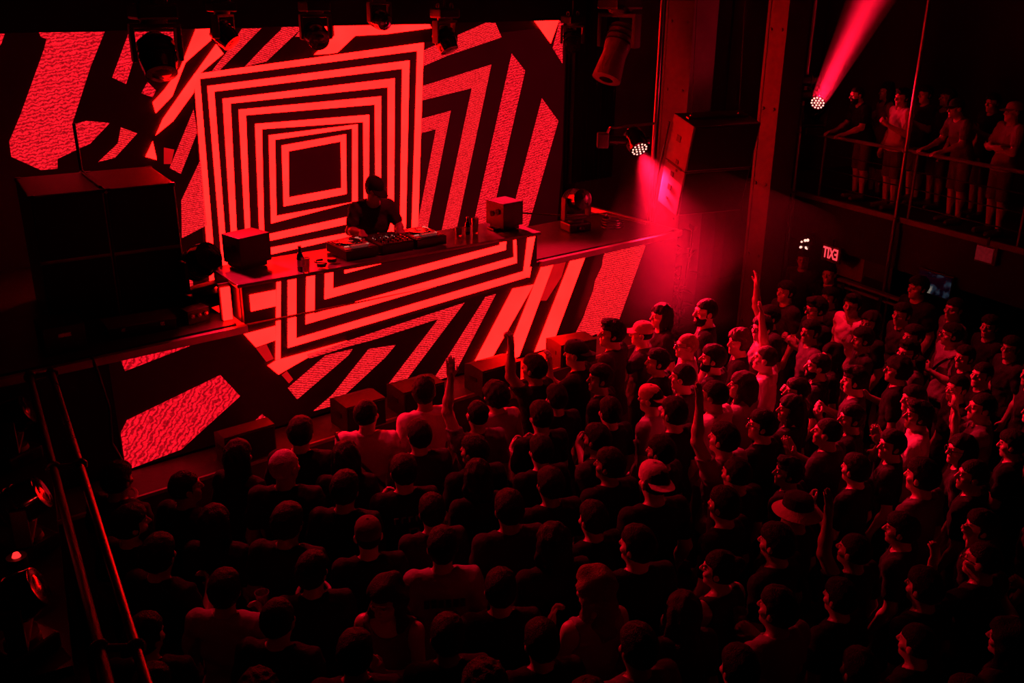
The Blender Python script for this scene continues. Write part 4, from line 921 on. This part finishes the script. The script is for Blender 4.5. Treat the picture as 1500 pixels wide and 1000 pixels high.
# ---- hair and hats in the head frame (origin = head centre, front +y)
def hair_mesh(kind):
    if kind in ('cap', 'bucket'): return None
    big = kind in ('long', 'wavy', 'bob'); lo = -.52 if kind in ('long', 'wavy') else (-.2 if kind == 'bob' else -.16)
    F = Field((-.17, -.19, 0), (.17, .17, 0), .0065, np.arange(lo, .2, .007))
    X, Y, Z = F.x[:, None, None], F.y[None, :, None], F.z[None, None, :]
    th = {'short': .016, 'fade': .011, 'crop': .006, 'curly': .032, 'long': .022, 'wavy': .03, 'bun': .012, 'bob': .024, 'quiff': .018, 'tail': .012}[kind]
    F.ell((0, -.012, .03), np.array((.077, .097, .098)) + th, .01)
    if kind == 'quiff': F.ell((0, .05, .115), (.062, .05, .03), .02)
    if kind in ('short', 'curly'): F.ell((.008, .02, .085), (.074, .075, .05), .03)
    if kind == 'bun': F.ell((0, -.105, .085), (.045, .042, .04), .01)
    if kind == 'tail':
        F.ell((0, -.12, .06), (.03, .03, .03), .01); F.cap((0, -.13, .05), (.01, -.15, -.13), .026, .012, .02)
    # hairline: no hair on the face nor under the nape
    cut = np.maximum(.022 - Y, Z - .066 + .9 * np.abs(X) ** 1.2 * .35)
    nz = -.055 if kind not in ('fade', 'crop') else -.035
    F.d = np.maximum(F.d, -cut)
    if not big: F.d = np.maximum(F.d, nz - Z + .35 * np.maximum(0, Y))
    if big:
        L = {'long': -.40, 'wavy': -.36, 'bob': -.14}[kind]; w = .082 if kind != 'wavy' else .1
        for q in (-1, 1):
            F.cap((q * .07, -.02, .02), (q * (w - .005), .0, L * .5), .032, .036, .02); F.cap((q * (w - .005), .0, L * .5), (q * w, .02, L), .036, .018, .02)
        F.cap((0, -.075, .0), (0, -.085, L * .6), .065, .06, .03); F.cap((-.045, -.08, L * .4), (-.05, -.085, L * 1.05), .045, .02, .03); F.cap((.045, -.08, L * .4), (.05, -.085, L * 1.05), .045, .02, .03)
    amp = {'curly': .0055, 'wavy': .010, 'long': .004, 'bob': .004, 'short': .0022, 'quiff': .003}.get(kind, .0018); fq = 62 if kind == 'curly' else (38 if kind == 'wavy' else 75)
    if kind in ('long', 'bob', 'wavy'): nn = np.sin(fq * X + 3 * np.sin(12 * Z)) * np.sin(fq * Y + 2 * np.sin(9 * Z)) + (.8 * np.sin(34 * Z + 20 * X) if kind == 'wavy' else 0)
    else: nn = np.sin(fq * X + 2 * np.sin(fq * .5 * Z)) * np.sin(fq * Y + 2 * np.sin(fq * .6 * X)) * np.sin(fq * Z + 1.5 * np.sin(fq * .4 * Y)) * 1.6
    F.d += (amp * nn).astype(np.float32)
    return F.mesh('hair_' + kind)
def cap_mesh():
    m = MB(); pr = [(.101, .035), (.1005, .06), (.097, .085), (.088, .108), (.07, .127), (.04, .139), (.012, .142), (.01, .147), (.001, .148)]
    m.lathe(pr, Matrix.Translation((0, -.012, .0)) @ Matrix.Diagonal((.86, 1.04, 1, 1)), 28)
    vs = []; n = 15                                       # brim: curved visor with thickness
    for k, dz in ((0, 0.0), (1, .006)):
        for i in range(n):
            t = math.radians(20 + 140 * i / (n - 1)); c, s_ = math.cos(t), math.sin(t)
            vs.append((c * .08, -.012 + s_ * .098, .046 + dz)); vs.append((c * .083, .045 + s_ * .135, .046 + dz - .02 * abs(c) ** 1.5 - .014 * s_))
    fs = []
    for i in range(n - 1):
        a = 2 * i; b = 2 * n + a; fs += [(a, a + 2, a + 3, a + 1), (b, b + 1, b + 3, b + 2), (a + 1, a + 3, b + 3, b + 1), (a, b, b + 2, a + 2)]
    fs += [(0, 1, 2 * n + 1, 2 * n), (2 * n - 2, 4 * n - 2, 4 * n - 1, 2 * n - 1)]
    m.add(vs, fs); return m.mesh('cap', True)
def bucket_mesh():
    m = MB(); m.lathe([(.165, .015), (.168, .02), (.135, .045), (.104, .068), (.098, .1), (.088, .142), (.075, .152), (.03, .154), (.001, .154)], Matrix.Translation((0, -.012, 0)) @ Matrix.Diagonal((.9, 1.05, 1, 1)), 32)
    return m.mesh('bucket_hat', True)
def band_mesh():
    m = MB(); m.lathe([(.103, .069), (.1045, .07), (.1, .1), (.0905, .1435), (.0755, .1545), (.03, .157), (.001, .157)], Matrix.Translation((0, -.012, 0)) @ Matrix.Diagonal((.9, 1.05, 1, 1)), 32); return m.mesh('hat_crown', True)
def glasses_mesh():
    m = MB()
    for q in (-1, 1):
        m.torus((q * .033, .108, .012), .023, .0028, (0, 1, 0), 18, 6)
        m.tube([(q * .056, .106, .018), (q * .079, .06, .02), (q * .084, -.01, .012)], .0026, 6)
    m.tube([(-.011, .111, .016), (.011, .111, .016)], .0026, 6)
    return m.mesh('glasses', True)
def beard_mesh():
    F = Field((-.1, -.05, 0), (.1, .13, 0), .006, np.arange(-.14, .02, .006))
    F.ell((0, .024, -.05), (.066, .076, .082), .02); F.ell((0, .07, -.095), (.033, .03, .028), .02)
    X, Y, Z = F.x[:, None, None], F.y[None, :, None], F.z[None, None, :]
    F.d = np.maximum(F.d, Z + .03 - .25 * np.abs(X)); F.d = np.maximum(F.d, -.0 - Y)
    F.d = np.maximum(F.d, -(np.sqrt((X / 1.6) ** 2 + (Y - .1) ** 2 + ((Z + .056) * 1.3) ** 2) - .02)); F.d += .0015 * np.sin(120 * X) * np.sin(110 * Z)
    return F.mesh('beard')
def phone_mesh():
    m = MB(); m.box((0, 0, .0), (.074, .009, .15), bev=.004); return m.mesh('phone')
def cup_mesh():
    m = MB(); m.lathe([(.028, 0), (.03, .0), (.041, .125), (.043, .127), (.039, .125), (.029, .006), (.001, .006)], None, 20); return m.mesh('cup', True)

# ------------------------------------------------------------------ the crowd
BD_ = {}
def B(k):
    if k not in BD_:
        spec = {
            'd0': dict(), 'd1': dict(head=(.5, .05)), 'd2': dict(head=(-.5, .05)), 'hh': dict(arms=('hold', 'hold'), head=(0, -.12)), 'hr': dict(arms=('down', 'hold'), head=(.2, .06)),
            'hl': dict(arms=('hold', 'down'), head=(-.2, .05)), 'ul': dict(arms=('up', 'down'), head=(.1, .1)), 'ur': dict(arms=('down', 'up'), head=(.1, .1)), 'fl': dict(arms=('fist', 'hold'), head=(.0, .08)),
            'cl': dict(arms=('clap', 'clap'), head=(.15, .05)), 'fa': dict(arms=('face', 'hold')), 'ff': dict(arms=('face', 'face'), head=(.3, .05)),
            't0': dict(tank=True), 'th': dict(tank=True, arms=('hold', 'hold')), 'ls': dict(sleeve=1.8), 'w0': dict(female=True), 'wt': dict(female=True, tank=True, arms=('hold', 'down'), head=(.4, 0)),
            'wh': dict(female=True, tank=True, arms=('clap', 'hold'), head=(-.2, -.1)), 'dk': dict(arms=('deck', 'deck'), head=(.5, -.25), lean=.3),
            'rl': dict(arms=('rail', 'rail'), lean=.32, legs='short', head=(0, .1)), 'rc': dict(arms=('cross', 'cross'), legs='short'), 'rs': dict(legs='short', arms=('hold', 'down'), head=(.2, -.05)), 'rt': dict(legs='short', tank=True, female=True)}[k]
        BD_[k] = body('body_' + k, **spec)
        for q, mt in (('skin', 'skin'), ('top', 'cloth'), ('trousers', 'denim'), ('shoes', 'sole')): BD_[k][q].materials.append(MT[mt])
    return BD_[k]
HAIR = {}
def Hm(k):
    if k not in HAIR:
        me = {'cap': cap_mesh, 'bucket': bucket_mesh, 'band': band_mesh, 'glasses': glasses_mesh, 'beard': beard_mesh, 'phone': phone_mesh, 'cup': cup_mesh}[k]() if k in ('cap', 'bucket', 'band', 'glasses', 'beard', 'phone', 'cup') else hair_mesh(k)
        me.materials.append({'cap': MT['cloth'], 'bucket': MT['cloth'], 'band': MT['cloth'], 'glasses': MT['lens'], 'phone': MT['gloss'], 'cup': MT['glass']}.get(k, MT['hair'])); HAIR[k] = me
    return HAIR[k]
EYE = MB()
for q in (-1, 1): EYE.sphere((q * .031, .083, .011), (.0115, .0085, .0055), n=8, m=6)
EYE = EYE.mesh('eyes', True); EYE.materials.append(MT['lens'])
SHIRT = {'k': (.010, .010, .011), 'd': (.03, .03, .032), 'g': (.12, .12, .12), 'm': (.3, .29, .28), 'w': (.66, .64, .62)}
SNAME = {'k': 'black', 'd': 'dark', 'g': 'dark grey', 'm': 'grey', 'w': 'pale'}
HCOL = {'k': (.010, .008, .007), 'b': (.035, .022, .014), 'l': (.22, .13, .06), 'g': (.45, .43, .42), 'w': (.6, .58, .55)}
HNAME = {'short': 'short dark hair', 'fade': 'faded haircut', 'crop': 'cropped hair', 'curly': 'curly hair', 'long': 'long straight hair', 'wavy': 'long wavy hair', 'bun': 'hair in a bun', 'bob': 'bobbed hair', 'quiff': 'swept-up hair', 'tail': 'ponytail', 'cap': 'baseball cap', 'bucket': 'bucket hat'}
RNG = random.Random(11)
SKIN = [(.50, .33, .25), (.44, .28, .20), (.56, .38, .30), (.36, .22, .15), (.27, .16, .10), (.47, .31, .23)]
POSE = {'hh': ' with hands up front', 'hr': ' raising a forearm', 'hl': ' raising a forearm', 'ul': ' with one arm stretched up', 'ur': ' with one arm stretched up', 'fl': ' punching a fist up', 'cl': ' clapping', 'fa': ' with a hand by the face', 'ff': ' with both hands by the face'}
def person(x, y, z, rz, s, bk, hair, shirt, hc='k', label=None, glasses=False, beard=False, back=False, group='crowd on the dance floor', hatcol=None, legc=None, skin=None, tilt=0.0):
    b = B(bk); nm = SNAME[shirt]
    label = label or 'person with %s%s in %s top%s%s' % (HNAME[hair], ' and glasses' if glasses else '', nm, POSE.get(bk, ''), {'d1': ', head turned left', 'd2': ', head turned right', 't0': ' without sleeves', 'ls': ' with long sleeves'}.get(bk, ''))
    t = thing('person', label, 'person', (x, y, z), rz, group); w = s * RNG.uniform(.96, 1.05); t.scale = (w, w, s)
    sk = skin or RNG.choice(SKIN); lc = legc or RNG.choice([(.02, .022, .03), (.012, .012, .012), (.05, .055, .075), (.09, .08, .06)])
    for q, nme, c in (('skin', 'body', sk), ('top', 'shirt', SHIRT[shirt]), ('trousers', 'trousers', lc), ('shoes', 'shoes', (.1, .1, .1))):
        o = link(nme, b[q], t); o.color = (*c, 1)
    R, tr = b['head']; M = Matrix.Translation(tr) @ Matrix(R.tolist()).to_4x4()
    def add(nme, k, c, X=None):
        o = link(nme, Hm(k), t); o.matrix_basis = M @ X if X is not None else M; o.color = (*c, 1)
    if hair in ('cap', 'bucket'):
        add('hair', 'crop', HCOL[hc]); add('cap' if hair == 'cap' else 'bucket_hat', hair, hatcol or (.02, .02, .02), Matrix.Rotation(math.pi, 4, 'Z') if back else None)
        if hair == 'bucket': add('hat_crown', 'band', (.02, .016, .016))
    else: add('hair', hair, HCOL[hc])
    o = link('eyes', EYE, t); o.matrix_basis = M
    if glasses: add('glasses', 'glasses', (.01, .01, .01))
    if beard: add('beard', 'beard', HCOL[hc])
    return t, b, M
# (u, v of head centre, body, hair, shirt, options)
P = [
 (178, 706, 'd0', 'short', 'd', dict(label='person with short dark hair and pale collar right beside the pipe rack', pr='collar')),
 (204, 775, 'd2', 'short', 'k', dict(beard=True, label='bearded person in black looking over beside the pipe rack')),
 (252, 806, 'hr', 'short', 'k', {}), (293, 706, 'd2', 'fade', 'k', dict(label='person with faded haircut in black at the ledge end, beside long-haired person')),
 (342, 692, 'w0', 'long', 'k', dict(label='person with long dark hair in black before the flat front speaker')),
 (430, 676, 'd2', 'crop', 'k', dict(hc='g', s=1.02, label='grey-haired broad person in black before the stage ledge')),
 (487, 676, 'w0', 'long', 'k', dict(label='person with very long dark hair beside the grey-haired person')),
 (455, 644, 'd0', 'short', 'k', {}), (575, 613, 'd2', 'fade', 'w', dict(label='person with faded haircut in pale T-shirt with a shoulder strap', strap=True)),
 (633, 588, 'd2', 'short', 'w', dict(s=1.03, label='tall person in pale printed T-shirt before the low wedge speaker', pr='front')),
 (652, 646, 'hr', 'short', 'd', dict(label='person in dark top right behind the printed pale T-shirt')),
 (573, 692, 'hh', 'short', 'k', dict(label='person in black jersey with faint letters and number on the back', pr='jersey')),
 (742, 590, 't0', 'curly', 'm', dict(label='curly-haired person in sleeveless top near the tall wedge speaker')),
 (806, 548, 'fl', 'short', 'k', dict(label='person in black punching a fist up before the tall wedge speaker')),
 (700, 606, 'ul', 'crop', 'g', dict(label='person stretching an arm up before the stage ledge')),
 (822, 583, 'd0', 'short', 'k', {}), (853, 522, 'fa', 'cap', 'k', dict(back=True, label='person in backward dark cap with a hand at the ear by the ledge')),
 (918, 500, 'd1', 'quiff', 'd', dict(s=1.04, label='tall person with swept-up hair at the ledge end')),
 (812, 626, 'hh', 'short', 'k', {}), (900, 572, 'd1', 'short', 'k', {}), (923, 606, 'hl', 'short', 'k', {}),
 (947, 590, 'd0', 'cap', 'm', dict(back=True, hatcol=(.55, .2, .18), label='person in pale reddish backward cap in the middle of the crowd')),
 (970, 570, 'd0', 'fade', 'd', {}), (1008, 532, 'd1', 'short', 'k', {}), (988, 508, 'cl', 'crop', 'm', dict(hc='l', glasses=True, label='fair-haired person in glasses clapping near the plant')),
 (972, 500, 'fa', 'cap', 'd', dict(hatcol=(.45, .2, .2), label='person in a pale forward cap near the plant')),
 (1036, 463, 'd1', 'fade', 'k', dict(s=1.06, beard=True, label='tall bearded person in black before the column wall')), (994, 470, 'd0', 'bob', 'k', {}),
 (1073, 494, 'd1', 'curly', 'k', dict(hc='b')), (1070, 533, 'hr', 'short', 'k', dict(beard=True)), (1068, 572, 'd0', 'fade', 'w', dict(s=1.0, label='person in pale T-shirt with dark block print on the back', pr='block')),
 (1048, 642, 'ul', 'short', 'm', dict(label='person in grey T-shirt holding one arm high, elbow bent')), (1110, 486, 'd1', 'short', 'g', dict(glasses=True, label='person in glasses and dark grey top before the steel column')),
 (1186, 455, 'hh', 'quiff', 'k', dict(s=1.04, glasses=True, label='tall person in glasses and black filming below the EXIT sign')), (1216, 402, 'd1', 'crop', 'k', dict(label='cropped-haired person in black right below the EXIT sign')),
 (1178, 380, 'd1', 'short', 'd', dict(label='person below the white-hot wash light at the balcony corner')), (1157, 428, 'hr', 'short', 'd', {}), (1250, 447, 'd1', 'quiff', 'w', dict(label='person with swept-up hair in pale T-shirt beside the drink rail')),
 (1166, 536, 'hr', 'fade', 'k', dict(beard=True, label='bearded person in black beside the high stretched arm')), (1116, 533, 'ur', 'crop', 'w', dict(hc='b', label='person in pale T-shirt stretching a bare arm high, brightly lit')),
 (1150, 583, 'd1', 'short', 'k', {}), (1096, 566, 'cl', 'bob', 'm', dict(hc='b')), (1250, 556, 'hh', 'quiff', 'd', dict(s=1.03, label='person with swept-up hair in dark top raising both hands')), (1236, 612, 'd1', 'short', 'k', {}),
 (1310, 462, 'd1', 'short', 'd', {}), (1352, 424, 'd0', 'short', 'k', dict(s=1.05, label='person in black standing right before the small video screen')), (1395, 452, 'd1', 'fade', 'g', {}), (1388, 492, 'hl', 'short', 'm', dict(glasses=True, label='person in glasses and grey T-shirt with a bag strap', strap=True)),
 (1310, 506, 'd1', 'quiff', 'g', dict(glasses=True)), (1328, 548, 'hr', 'curly', 'k', dict(glasses=True)), (1402, 528, 'd1', 'short', 'k', {}), (1482, 510, 'd1', 'short', 'd', dict(glasses=True)), (1452, 588, 'ff', 'fade', 'g', dict(label='person in dark grey top with both hands at the face')),
 (1388, 582, 'd1', 'fade', 'k', {}), (1332, 606, 'cl', 'quiff', 'w', dict(label='person in pale T-shirt clapping under the balcony side')), (1382, 668, 'd1', 'bob', 'k', dict(glasses=True)), (1204, 528, 'd1', 'wavy', 'k', {}), (1275, 500, 'hh', 'short', 'd', {}),
 (1212, 492, 'd1', 'short', 'g', {}), (1137, 640, 'd1', 'short', 'k', dict(glasses=True)), (1172, 692, 'd1', 'quiff', 'k', {}), (1242, 692, 'hl', 'short', 'k', {}), (1222, 648, 'cl', 'crop', 'd', {}),
 (1328, 692, 'd0', 'short', 'g', dict(s=1.05, label='broad person in dark grey T-shirt behind the clapping pale T-shirt')), (1352, 772, 'd0', 'short', 'k', {}), (1492, 604, 'd1', 'short', 'k', {}), (1492, 550, 'd1', 'short', 'd', {}), (1455, 655, 'hh', 'short', 'k', {}), (1425, 700, 'd1', 'fade', 'k', {}),
 (995, 724, 'd0', 'cap', 'k', dict(back=True, hatcol=(.62, .5, .42), s=1.03, label='person in black and a light backward cap')), (1157, 786, 'd0', 'bucket', 'k', dict(hatcol=(.45, .28, .22), tilt=.3, label='person in a pale bucket hat with dark crown')),
 (900, 680, 'd1', 'short', 'k', {}), (832, 706, 'd0', 'short', 'k', {}), (760, 752, 'd0', 'short', 'd', {}), (735, 822, 'd0', 'short', 'k', {}), (655, 806, 'd0', 'short', 'm', dict(label='person in grey T-shirt with dark lettering across the back', pr='tee')),
 (650, 752, 'd0', 'short', 'd', {}), (480, 816, 'd2', 'short', 'k', dict(label='person in black top with pale collar stripe beside the wavy-haired person', pr='collar')), (370, 862, 'hr', 'short', 'm', dict(label='person in grey top holding a cup near the pipe rack', cup=True)),
 (572, 884, 'wh', 'wavy', 'g', dict(hc='b', face=(2.9, .5), label='wavy-haired person turning the back to the stage')), (925, 812, 'd1', 'short', 'k', {}), (900, 866, 'wt', 'wavy', 'm', dict(hc='l', label='fair wavy-haired person in sleeveless grey top')),
 (1032, 862, 'wt', 'bun', 'd', dict(label='person with hair in a bun and dark sleeveless top')), (945, 938, 'd0', 'short', 'g', {}), (975, 892, 'w0', 'long', 'd', dict(hc='b')), (1092, 792, 'd0', 'short', 'k', {}),
 (1140, 908, 'hr', 'short', 'm', dict(label='person in grey T-shirt holding a glinting glass', cup=True)), (1215, 926, 'd0', 'short', 'g', {}), (1252, 850, 'd0', 'short', 'k', {}), (1442, 842, 'ff', 'crop', 'k', dict(glasses=True, label='person in glasses and black lifting both hands by the face')),
 (1455, 930, 'w0', 'wavy', 'd', {}), (240, 942, 'd2', 'short', 'k', {}), (275, 992, 'd0', 'short', 'k', {}), (345, 1012, 'd0', 'curly', 'k', {}), (570, 778, 'd0', 'cap', 'k', dict(hatcol=(.1, .05, .05), label='person in dark cap behind the black jersey')), (898, 756, 'd0', 'short', 'k', {}),
 (724, 686, 'd1', 'short', 'k', {}), (690, 706, 'w0', 'bob', 'k', {}), (765, 668, 'd0', 'short', 'k', {}), (1292, 836, 'd0', 'short', 'k', {}), (1225, 812, 'ul', 'fade', 'k', dict(label='person in black with a bare arm stretched high near the bucket hat')), (1400, 778, 'd1', 'short', 'd', {}), (1480, 716, 'd1', 'short', 'k', {}), (1482, 806, 'hh', 'short', 'k', {}),
 (530, 935, 'd0', 'short', 'k', {}), (445, 925, 'd0', 'fade', 'k', {}), (640, 940, 'd0', 'short', 'k', {}), (800, 905, 'd0', 'short', 'k', {}), (860, 985, 'w0', 'long', 'k', {}), (745, 985, 'd0', 'curly', 'k', {}), (1060, 965, 'd0', 'short', 'k', {}), (1310, 935, 'd0', 'fade', 'k', {}), (1385, 985, 'hh', 'short', 'k', {}),
 (410, 770, 'd0', 'short', 'k', {}), (330, 780, 'w0', 'long', 'k', {}), (500, 745, 'd0', 'short', 'k', {}), (820, 790, 'd0', 'bob', 'k', {}), (1045, 745, 'd0', 'short', 'k', {}), (1100, 700, 'd0', 'fade', 'k', {}), (960, 660, 'd0', 'short', 'k', {}), (870, 640, 'd0', 'short', 'd', {}), (1010, 600, 'd0', 'short', 'k', {}), (1290, 650, 'd1', 'short', 'k', {}), (1200, 590, 'd1', 'bob', 'k', {}), (1290, 575, 'd1', 'short', 'd', {}), (1350, 500, 'd1', 'short', 'k', {}), (1440, 480, 'd1', 'short', 'k', {}), (1450, 540, 'd1', 'fade', 'k', {}), (1225, 445, 'd1', 'short', 'd', {}), (1285, 470, 'd1', 'bob', 'k', {}), (1140, 470, 'ur', 'short', 'd', dict(label='person holding a hand high at the foot of the steel column')), (1490, 880, 'd1', 'short', 'k', {}),
]
pts = []
for (u, v, bk, hair, sh, o) in P:
    s = o.get('s', RNG.uniform(.94, 1.0)); s *= 1.0 if u < 1150 else .95; zc = 1.595 * s
    q = atZ(u, v, zc); pts.append([q.x, q.y, s])
xy = np.array([p[:2] for p in pts]); x0 = xy.copy()
for it in range(160):
    d = xy[:, None] - xy[None]; L = np.sqrt((d ** 2).sum(2)) + np.eye(len(xy)) * 9 + 1e-6; push = np.clip(.5 - L, 0, None)[:, :, None] * d / L[:, :, None] * .3
    xy = xy + push.sum(1) + (x0 - xy) * .018
    near = (xy[:, 0] > .6) & (xy[:, 0] < 8.3); xy[:, 1] = np.where(near, np.minimum(xy[:, 1], 6.40), xy[:, 1])
LMK = []
for (u, v, bk, hair, sh, o), (x, y) in zip(P, xy):
    if 'label' in o:
        l = o['label']; ph = {'cap': 'the light backward cap' if 'light backward' in l else ('the reddish cap' if 'reddish' in l else 'a cap wearer'), 'bucket': 'the bucket hat'}.get(hair)
        for key, p_ in (('grey-haired', 'the grey-haired person'), ('jersey', 'the black jersey'), ('punching', 'the raised fist'), ('printed', 'the printed pale T-shirt'), ('curly', 'the curly-haired person'), ('turning the back', 'the wavy-haired person'), ('bun', 'the person with a bun'),
                        ('brightly lit', 'the brightly lit arm'), ('block print', 'the block-print T-shirt'), ('balcony side', 'the clapping pale T-shirt'), ('right below the EXIT', 'the EXIT sign'), ('video screen', 'the small video screen'), ('drink rail', 'the drink rail'), ('beside the pipe', 'the pipe rack'), ('before the steel column', 'the steel column'),
                        ('glinting', 'the glinting glass'), ('lettering', 'the lettered grey T-shirt'), ('fair wavy', 'the fair wavy-haired person'), ('collar stripe', 'the pale collar stripe'), ('very long', 'the very long-haired person'), ('broad person', 'the broad grey T-shirt'), ('hands at the face', 'the hands-at-face person'), ('bag strap', 'the bag strap'), ('white-hot', 'the white-hot wash light'), ('near the plant', 'the stage-end plant'), ('elbow bent', 'the high bent arm'), ('tall bearded', 'the tall bearded person'), ('ledge end', 'the stage ledge end'), ('near the bucket', 'the arm near the bucket hat')):
            if key in l: ph = p_; break
        if ph: LMK.append((x, y, ph))
USED = set()
def near_label(x, y, bk, hair, sh, o):
    for c in sorted(((x - a) ** 2 + (y - b) ** 2, a, b, ph) for a, b, ph in LMK)[:4]:
        l = one_label(x, y, bk, hair, sh, o, c)
        if l not in USED: break
    USED.add(l); return l
def one_label(x, y, bk, hair, sh, o, c):
    dx, dy = 4.6 - x, 7.7 - y; L = math.hypot(dx, dy); f = ((c[1] - x) * dx + (c[2] - y) * dy) / L; r_ = ((c[1] - x) * dy - (c[2] - y) * dx) / L
    rel = ('behind' if f > 0 else 'in front of') if abs(f) > abs(r_) else 'next to'
    return '%s person%s in %s top%s, %s %s' % ({'short': 'short-haired', 'fade': 'fade-cut', 'crop': 'crop-haired', 'curly': 'curly-haired', 'long': 'long-haired', 'wavy': 'wavy-haired', 'bob': 'bob-haired', 'quiff': 'quiff-haired', 'bun': 'bun-haired'}.get(hair, 'capped'), ' in glasses' if o.get('glasses') else '', SNAME[sh], POSE.get(bk, ''), rel, c[3])
PRN = MB()
for (u, v, bk, hair, sh, o), (x, y), p0 in zip(P, xy, pts):
    tx, ty = (4.5, 7.7) if x < 5.6 else (5.0, 7.4); a = math.atan2(ty - y, tx - x) + RNG.uniform(-.22, .22)
    if 'face' in o: a += o['face'][0]
    kw = {k: o[k] for k in ('hc', 'label', 'glasses', 'beard', 'back', 'hatcol', 'tilt') if k in o}
    if 'label' not in kw: kw['label'] = near_label(x, y, bk, hair, sh, o)
    t, b, M = person(float(x), float(y), 0.0, a - math.pi / 2, p0[2], bk, hair, sh, **kw)
    # prints on the clothes
    if 'pr' in o:
        pm = MT['ink'] = MT.get('ink') or surf('dark_print', (.012, .012, .012), .8, var=.1, scale=20); pl = MT['paper']
        m = MB(); yb = -.142
        if o['pr'] == 'block': m.box((.0, -.118, 1.30), (.2, .012, .05)); m.box((.03, -.117, 1.22), (.035, .012, .06)); m.box((.075, -.117, 1.22), (.02, .012, .05)); m.box((0, -.1, 1.385), (.04, .014, .012)); m.build('shirt_print', pm, t)
        elif o['pr'] == 'tee':
            for i in range(6): m.box((-.11 + i * .044, -.122, 1.30), (.03, .01, .05))
            m.box((-.03, -.125, 1.19), (.05, .012, .1)); m.box((.05, -.125, 1.19), (.05, .012, .1)); m.build('shirt_print', pm, t)
        elif o['pr'] == 'front':
            for i in range(4): m.box((-.09 + i * .06, .122, 1.25 - .01 * i), (.035, .014, .1))
            m.build('shirt_print', pm, t)
        elif o['pr'] == 'jersey':
            for i in range(5): m.box((-.1 + i * .05, -.122, 1.30), (.012, .01, .045)); m.box((-.088 + i * .05, -.122, 1.32), (.03, .01, .01))
            for z_ in (1.22, 1.16, 1.10): m.box((0.03, -.122, z_), (.07, .012, .014))
            for x_ in (0.0, .06): m.box((x_, -.122, 1.16), (.014, .012, .13))
            m.build('shirt_print', MT['cabside'], t)
        elif o['pr'] == 'collar': m.torus((0, .025, 1.455), .098, .012, (0, -.25, 1), 24, 6); m.build('collar_stripe', pl, t, smooth=True)
    if o.get('strap'):
        m = MB(); n_ = 28; lp_ = []
        for i in range(n_ + 1):
            a_ = 2 * math.pi * i / n_; lp_.append(((.205 - .03 * math.cos(a_)) * math.cos(a_), .142 * math.sin(a_), 1.2 - .25 * math.cos(a_)))
        for p_, q_ in zip(lp_[:-1], lp_[1:]): m.cyl(p_, q_, .014, n=6)
        m.build('bag_strap', MT['black'], t, smooth=True)
    if o.get('cup'):
        W = Matrix.Translation(t.location) @ Matrix.Rotation(t.rotation_euler.z, 4, 'Z') @ Matrix.Diagonal((*t.scale, 1)); hd, dr = b['hands'][0]
        g = link('plastic_cup', Hm('cup'), None, W @ Vector((hd[0] - .0, hd[1] + .045, hd[2] - .05)), None, 'clear plastic cup held %s' % ('near the pipe rack' if u < 600 else 'by the person next to the bucket hat'), 'cup', 'cups held in the crowd')
# strap on the pale T-shirt, bag strap
# DJ
q = DM @ Vector((.13, .86, 0)); dj, b, M = person(q.x, q.y, 1.3, math.pi + DY - .25, .97, 'dk', 'cap', 'k', label='DJ in black polo shirt and cap bending over the decks', group='performers', beard=False)
dj['label'] = 'person in black shirt and dark cap bending over the DJ decks'; dj.name = 'person'
for ch in dj.children:
    if ch.name.startswith('shirt'): ch.color = (.05, .05, .05, 1)
# balcony onlookers
BP = [(1276, 'rl', 'fade', 'k', dict(beard=True, label='bearded person in black leaning over the rail next to the beam light')), (1300, 'rt', 'wavy', 'm', dict(off=.62, label='person with wavy hair in grey sleeveless top at the balcony rail')), (1324, 'rs', 'quiff', 'w', dict(label='person in pale T-shirt standing at the rail beside the thin pole')),
      (1358, 'rs', 'short', 'd', dict(off=.85, label='short-haired person standing back from the balcony rail beyond the pole')), (1390, 'rt', 'long', 'd', dict(off=.85, label='long-haired person on the balcony behind the rail')), (1424, 'rl', 'cap', 'g', dict(label='person in cap and dark grey top leaning on the rail')), (1456, 'rs', 'short', 'k', dict(off=.85, label='short-haired person in black on the balcony between two cap wearers')), (1486, 'rc', 'cap', 'm', dict(hatcol=(.4, .3, .28), label='person in pale cap standing with crossed arms at the rail'))]
for i, (u, bk, hair, sh, o) in enumerate(BP):
    off = .26 if bk != 'rl' else .34
    off = o.get('off', off)
    p = edge_at(u, 0, off, BZ + 1.5); a = math.atan2(-BN.y, -BN.x) - .35
    kw = {k: o[k] for k in ('label', 'beard', 'hatcol') if k in o}
    person(p.x, p.y, BZ, a - math.pi / 2, .92, bk, hair, sh, group='onlookers on the balcony', legc=(.1, .09, .08), **kw)

# ------------------------------------------------------------------ haze lit by the beams
def haze_mat(name, dens, an=.3):
    m = bpy.data.materials.new(name); m.use_nodes = True; nt = m.node_tree; nt.nodes.clear(); o = nt.nodes.new('ShaderNodeOutputMaterial'); v = nt.nodes.new('ShaderNodeVolumeScatter')
    v.inputs['Density'].default_value = dens; v.inputs['Anisotropy'].default_value = an; v.inputs['Color'].default_value = (1, 1, 1, 1); nt.links.new(v.outputs[0], o.inputs['Volume']); return m
def haze(label, p, q, r0, r1, dens, an=.3):
    m = MB(); m.cyl(p, q, r0, r1, n=32); o = m.build('haze', haze_mat('stage_haze', dens, an), None, kind='stuff', label=label, cat='haze')
_e = UL + (bt - UL).normalized() * 4.6
haze('thin haze catching the upward red beam over the balcony', UL + faced * .16, _e, .11, .10 + 4.6 * math.tan(math.radians(7)), .22, .2)
haze('thin haze in front of the lit wash light by the columns', WL + wa * .135, WL + wa * 2.2, .13, .13 + 2.04 * math.tan(math.radians(34)), .03, .2)
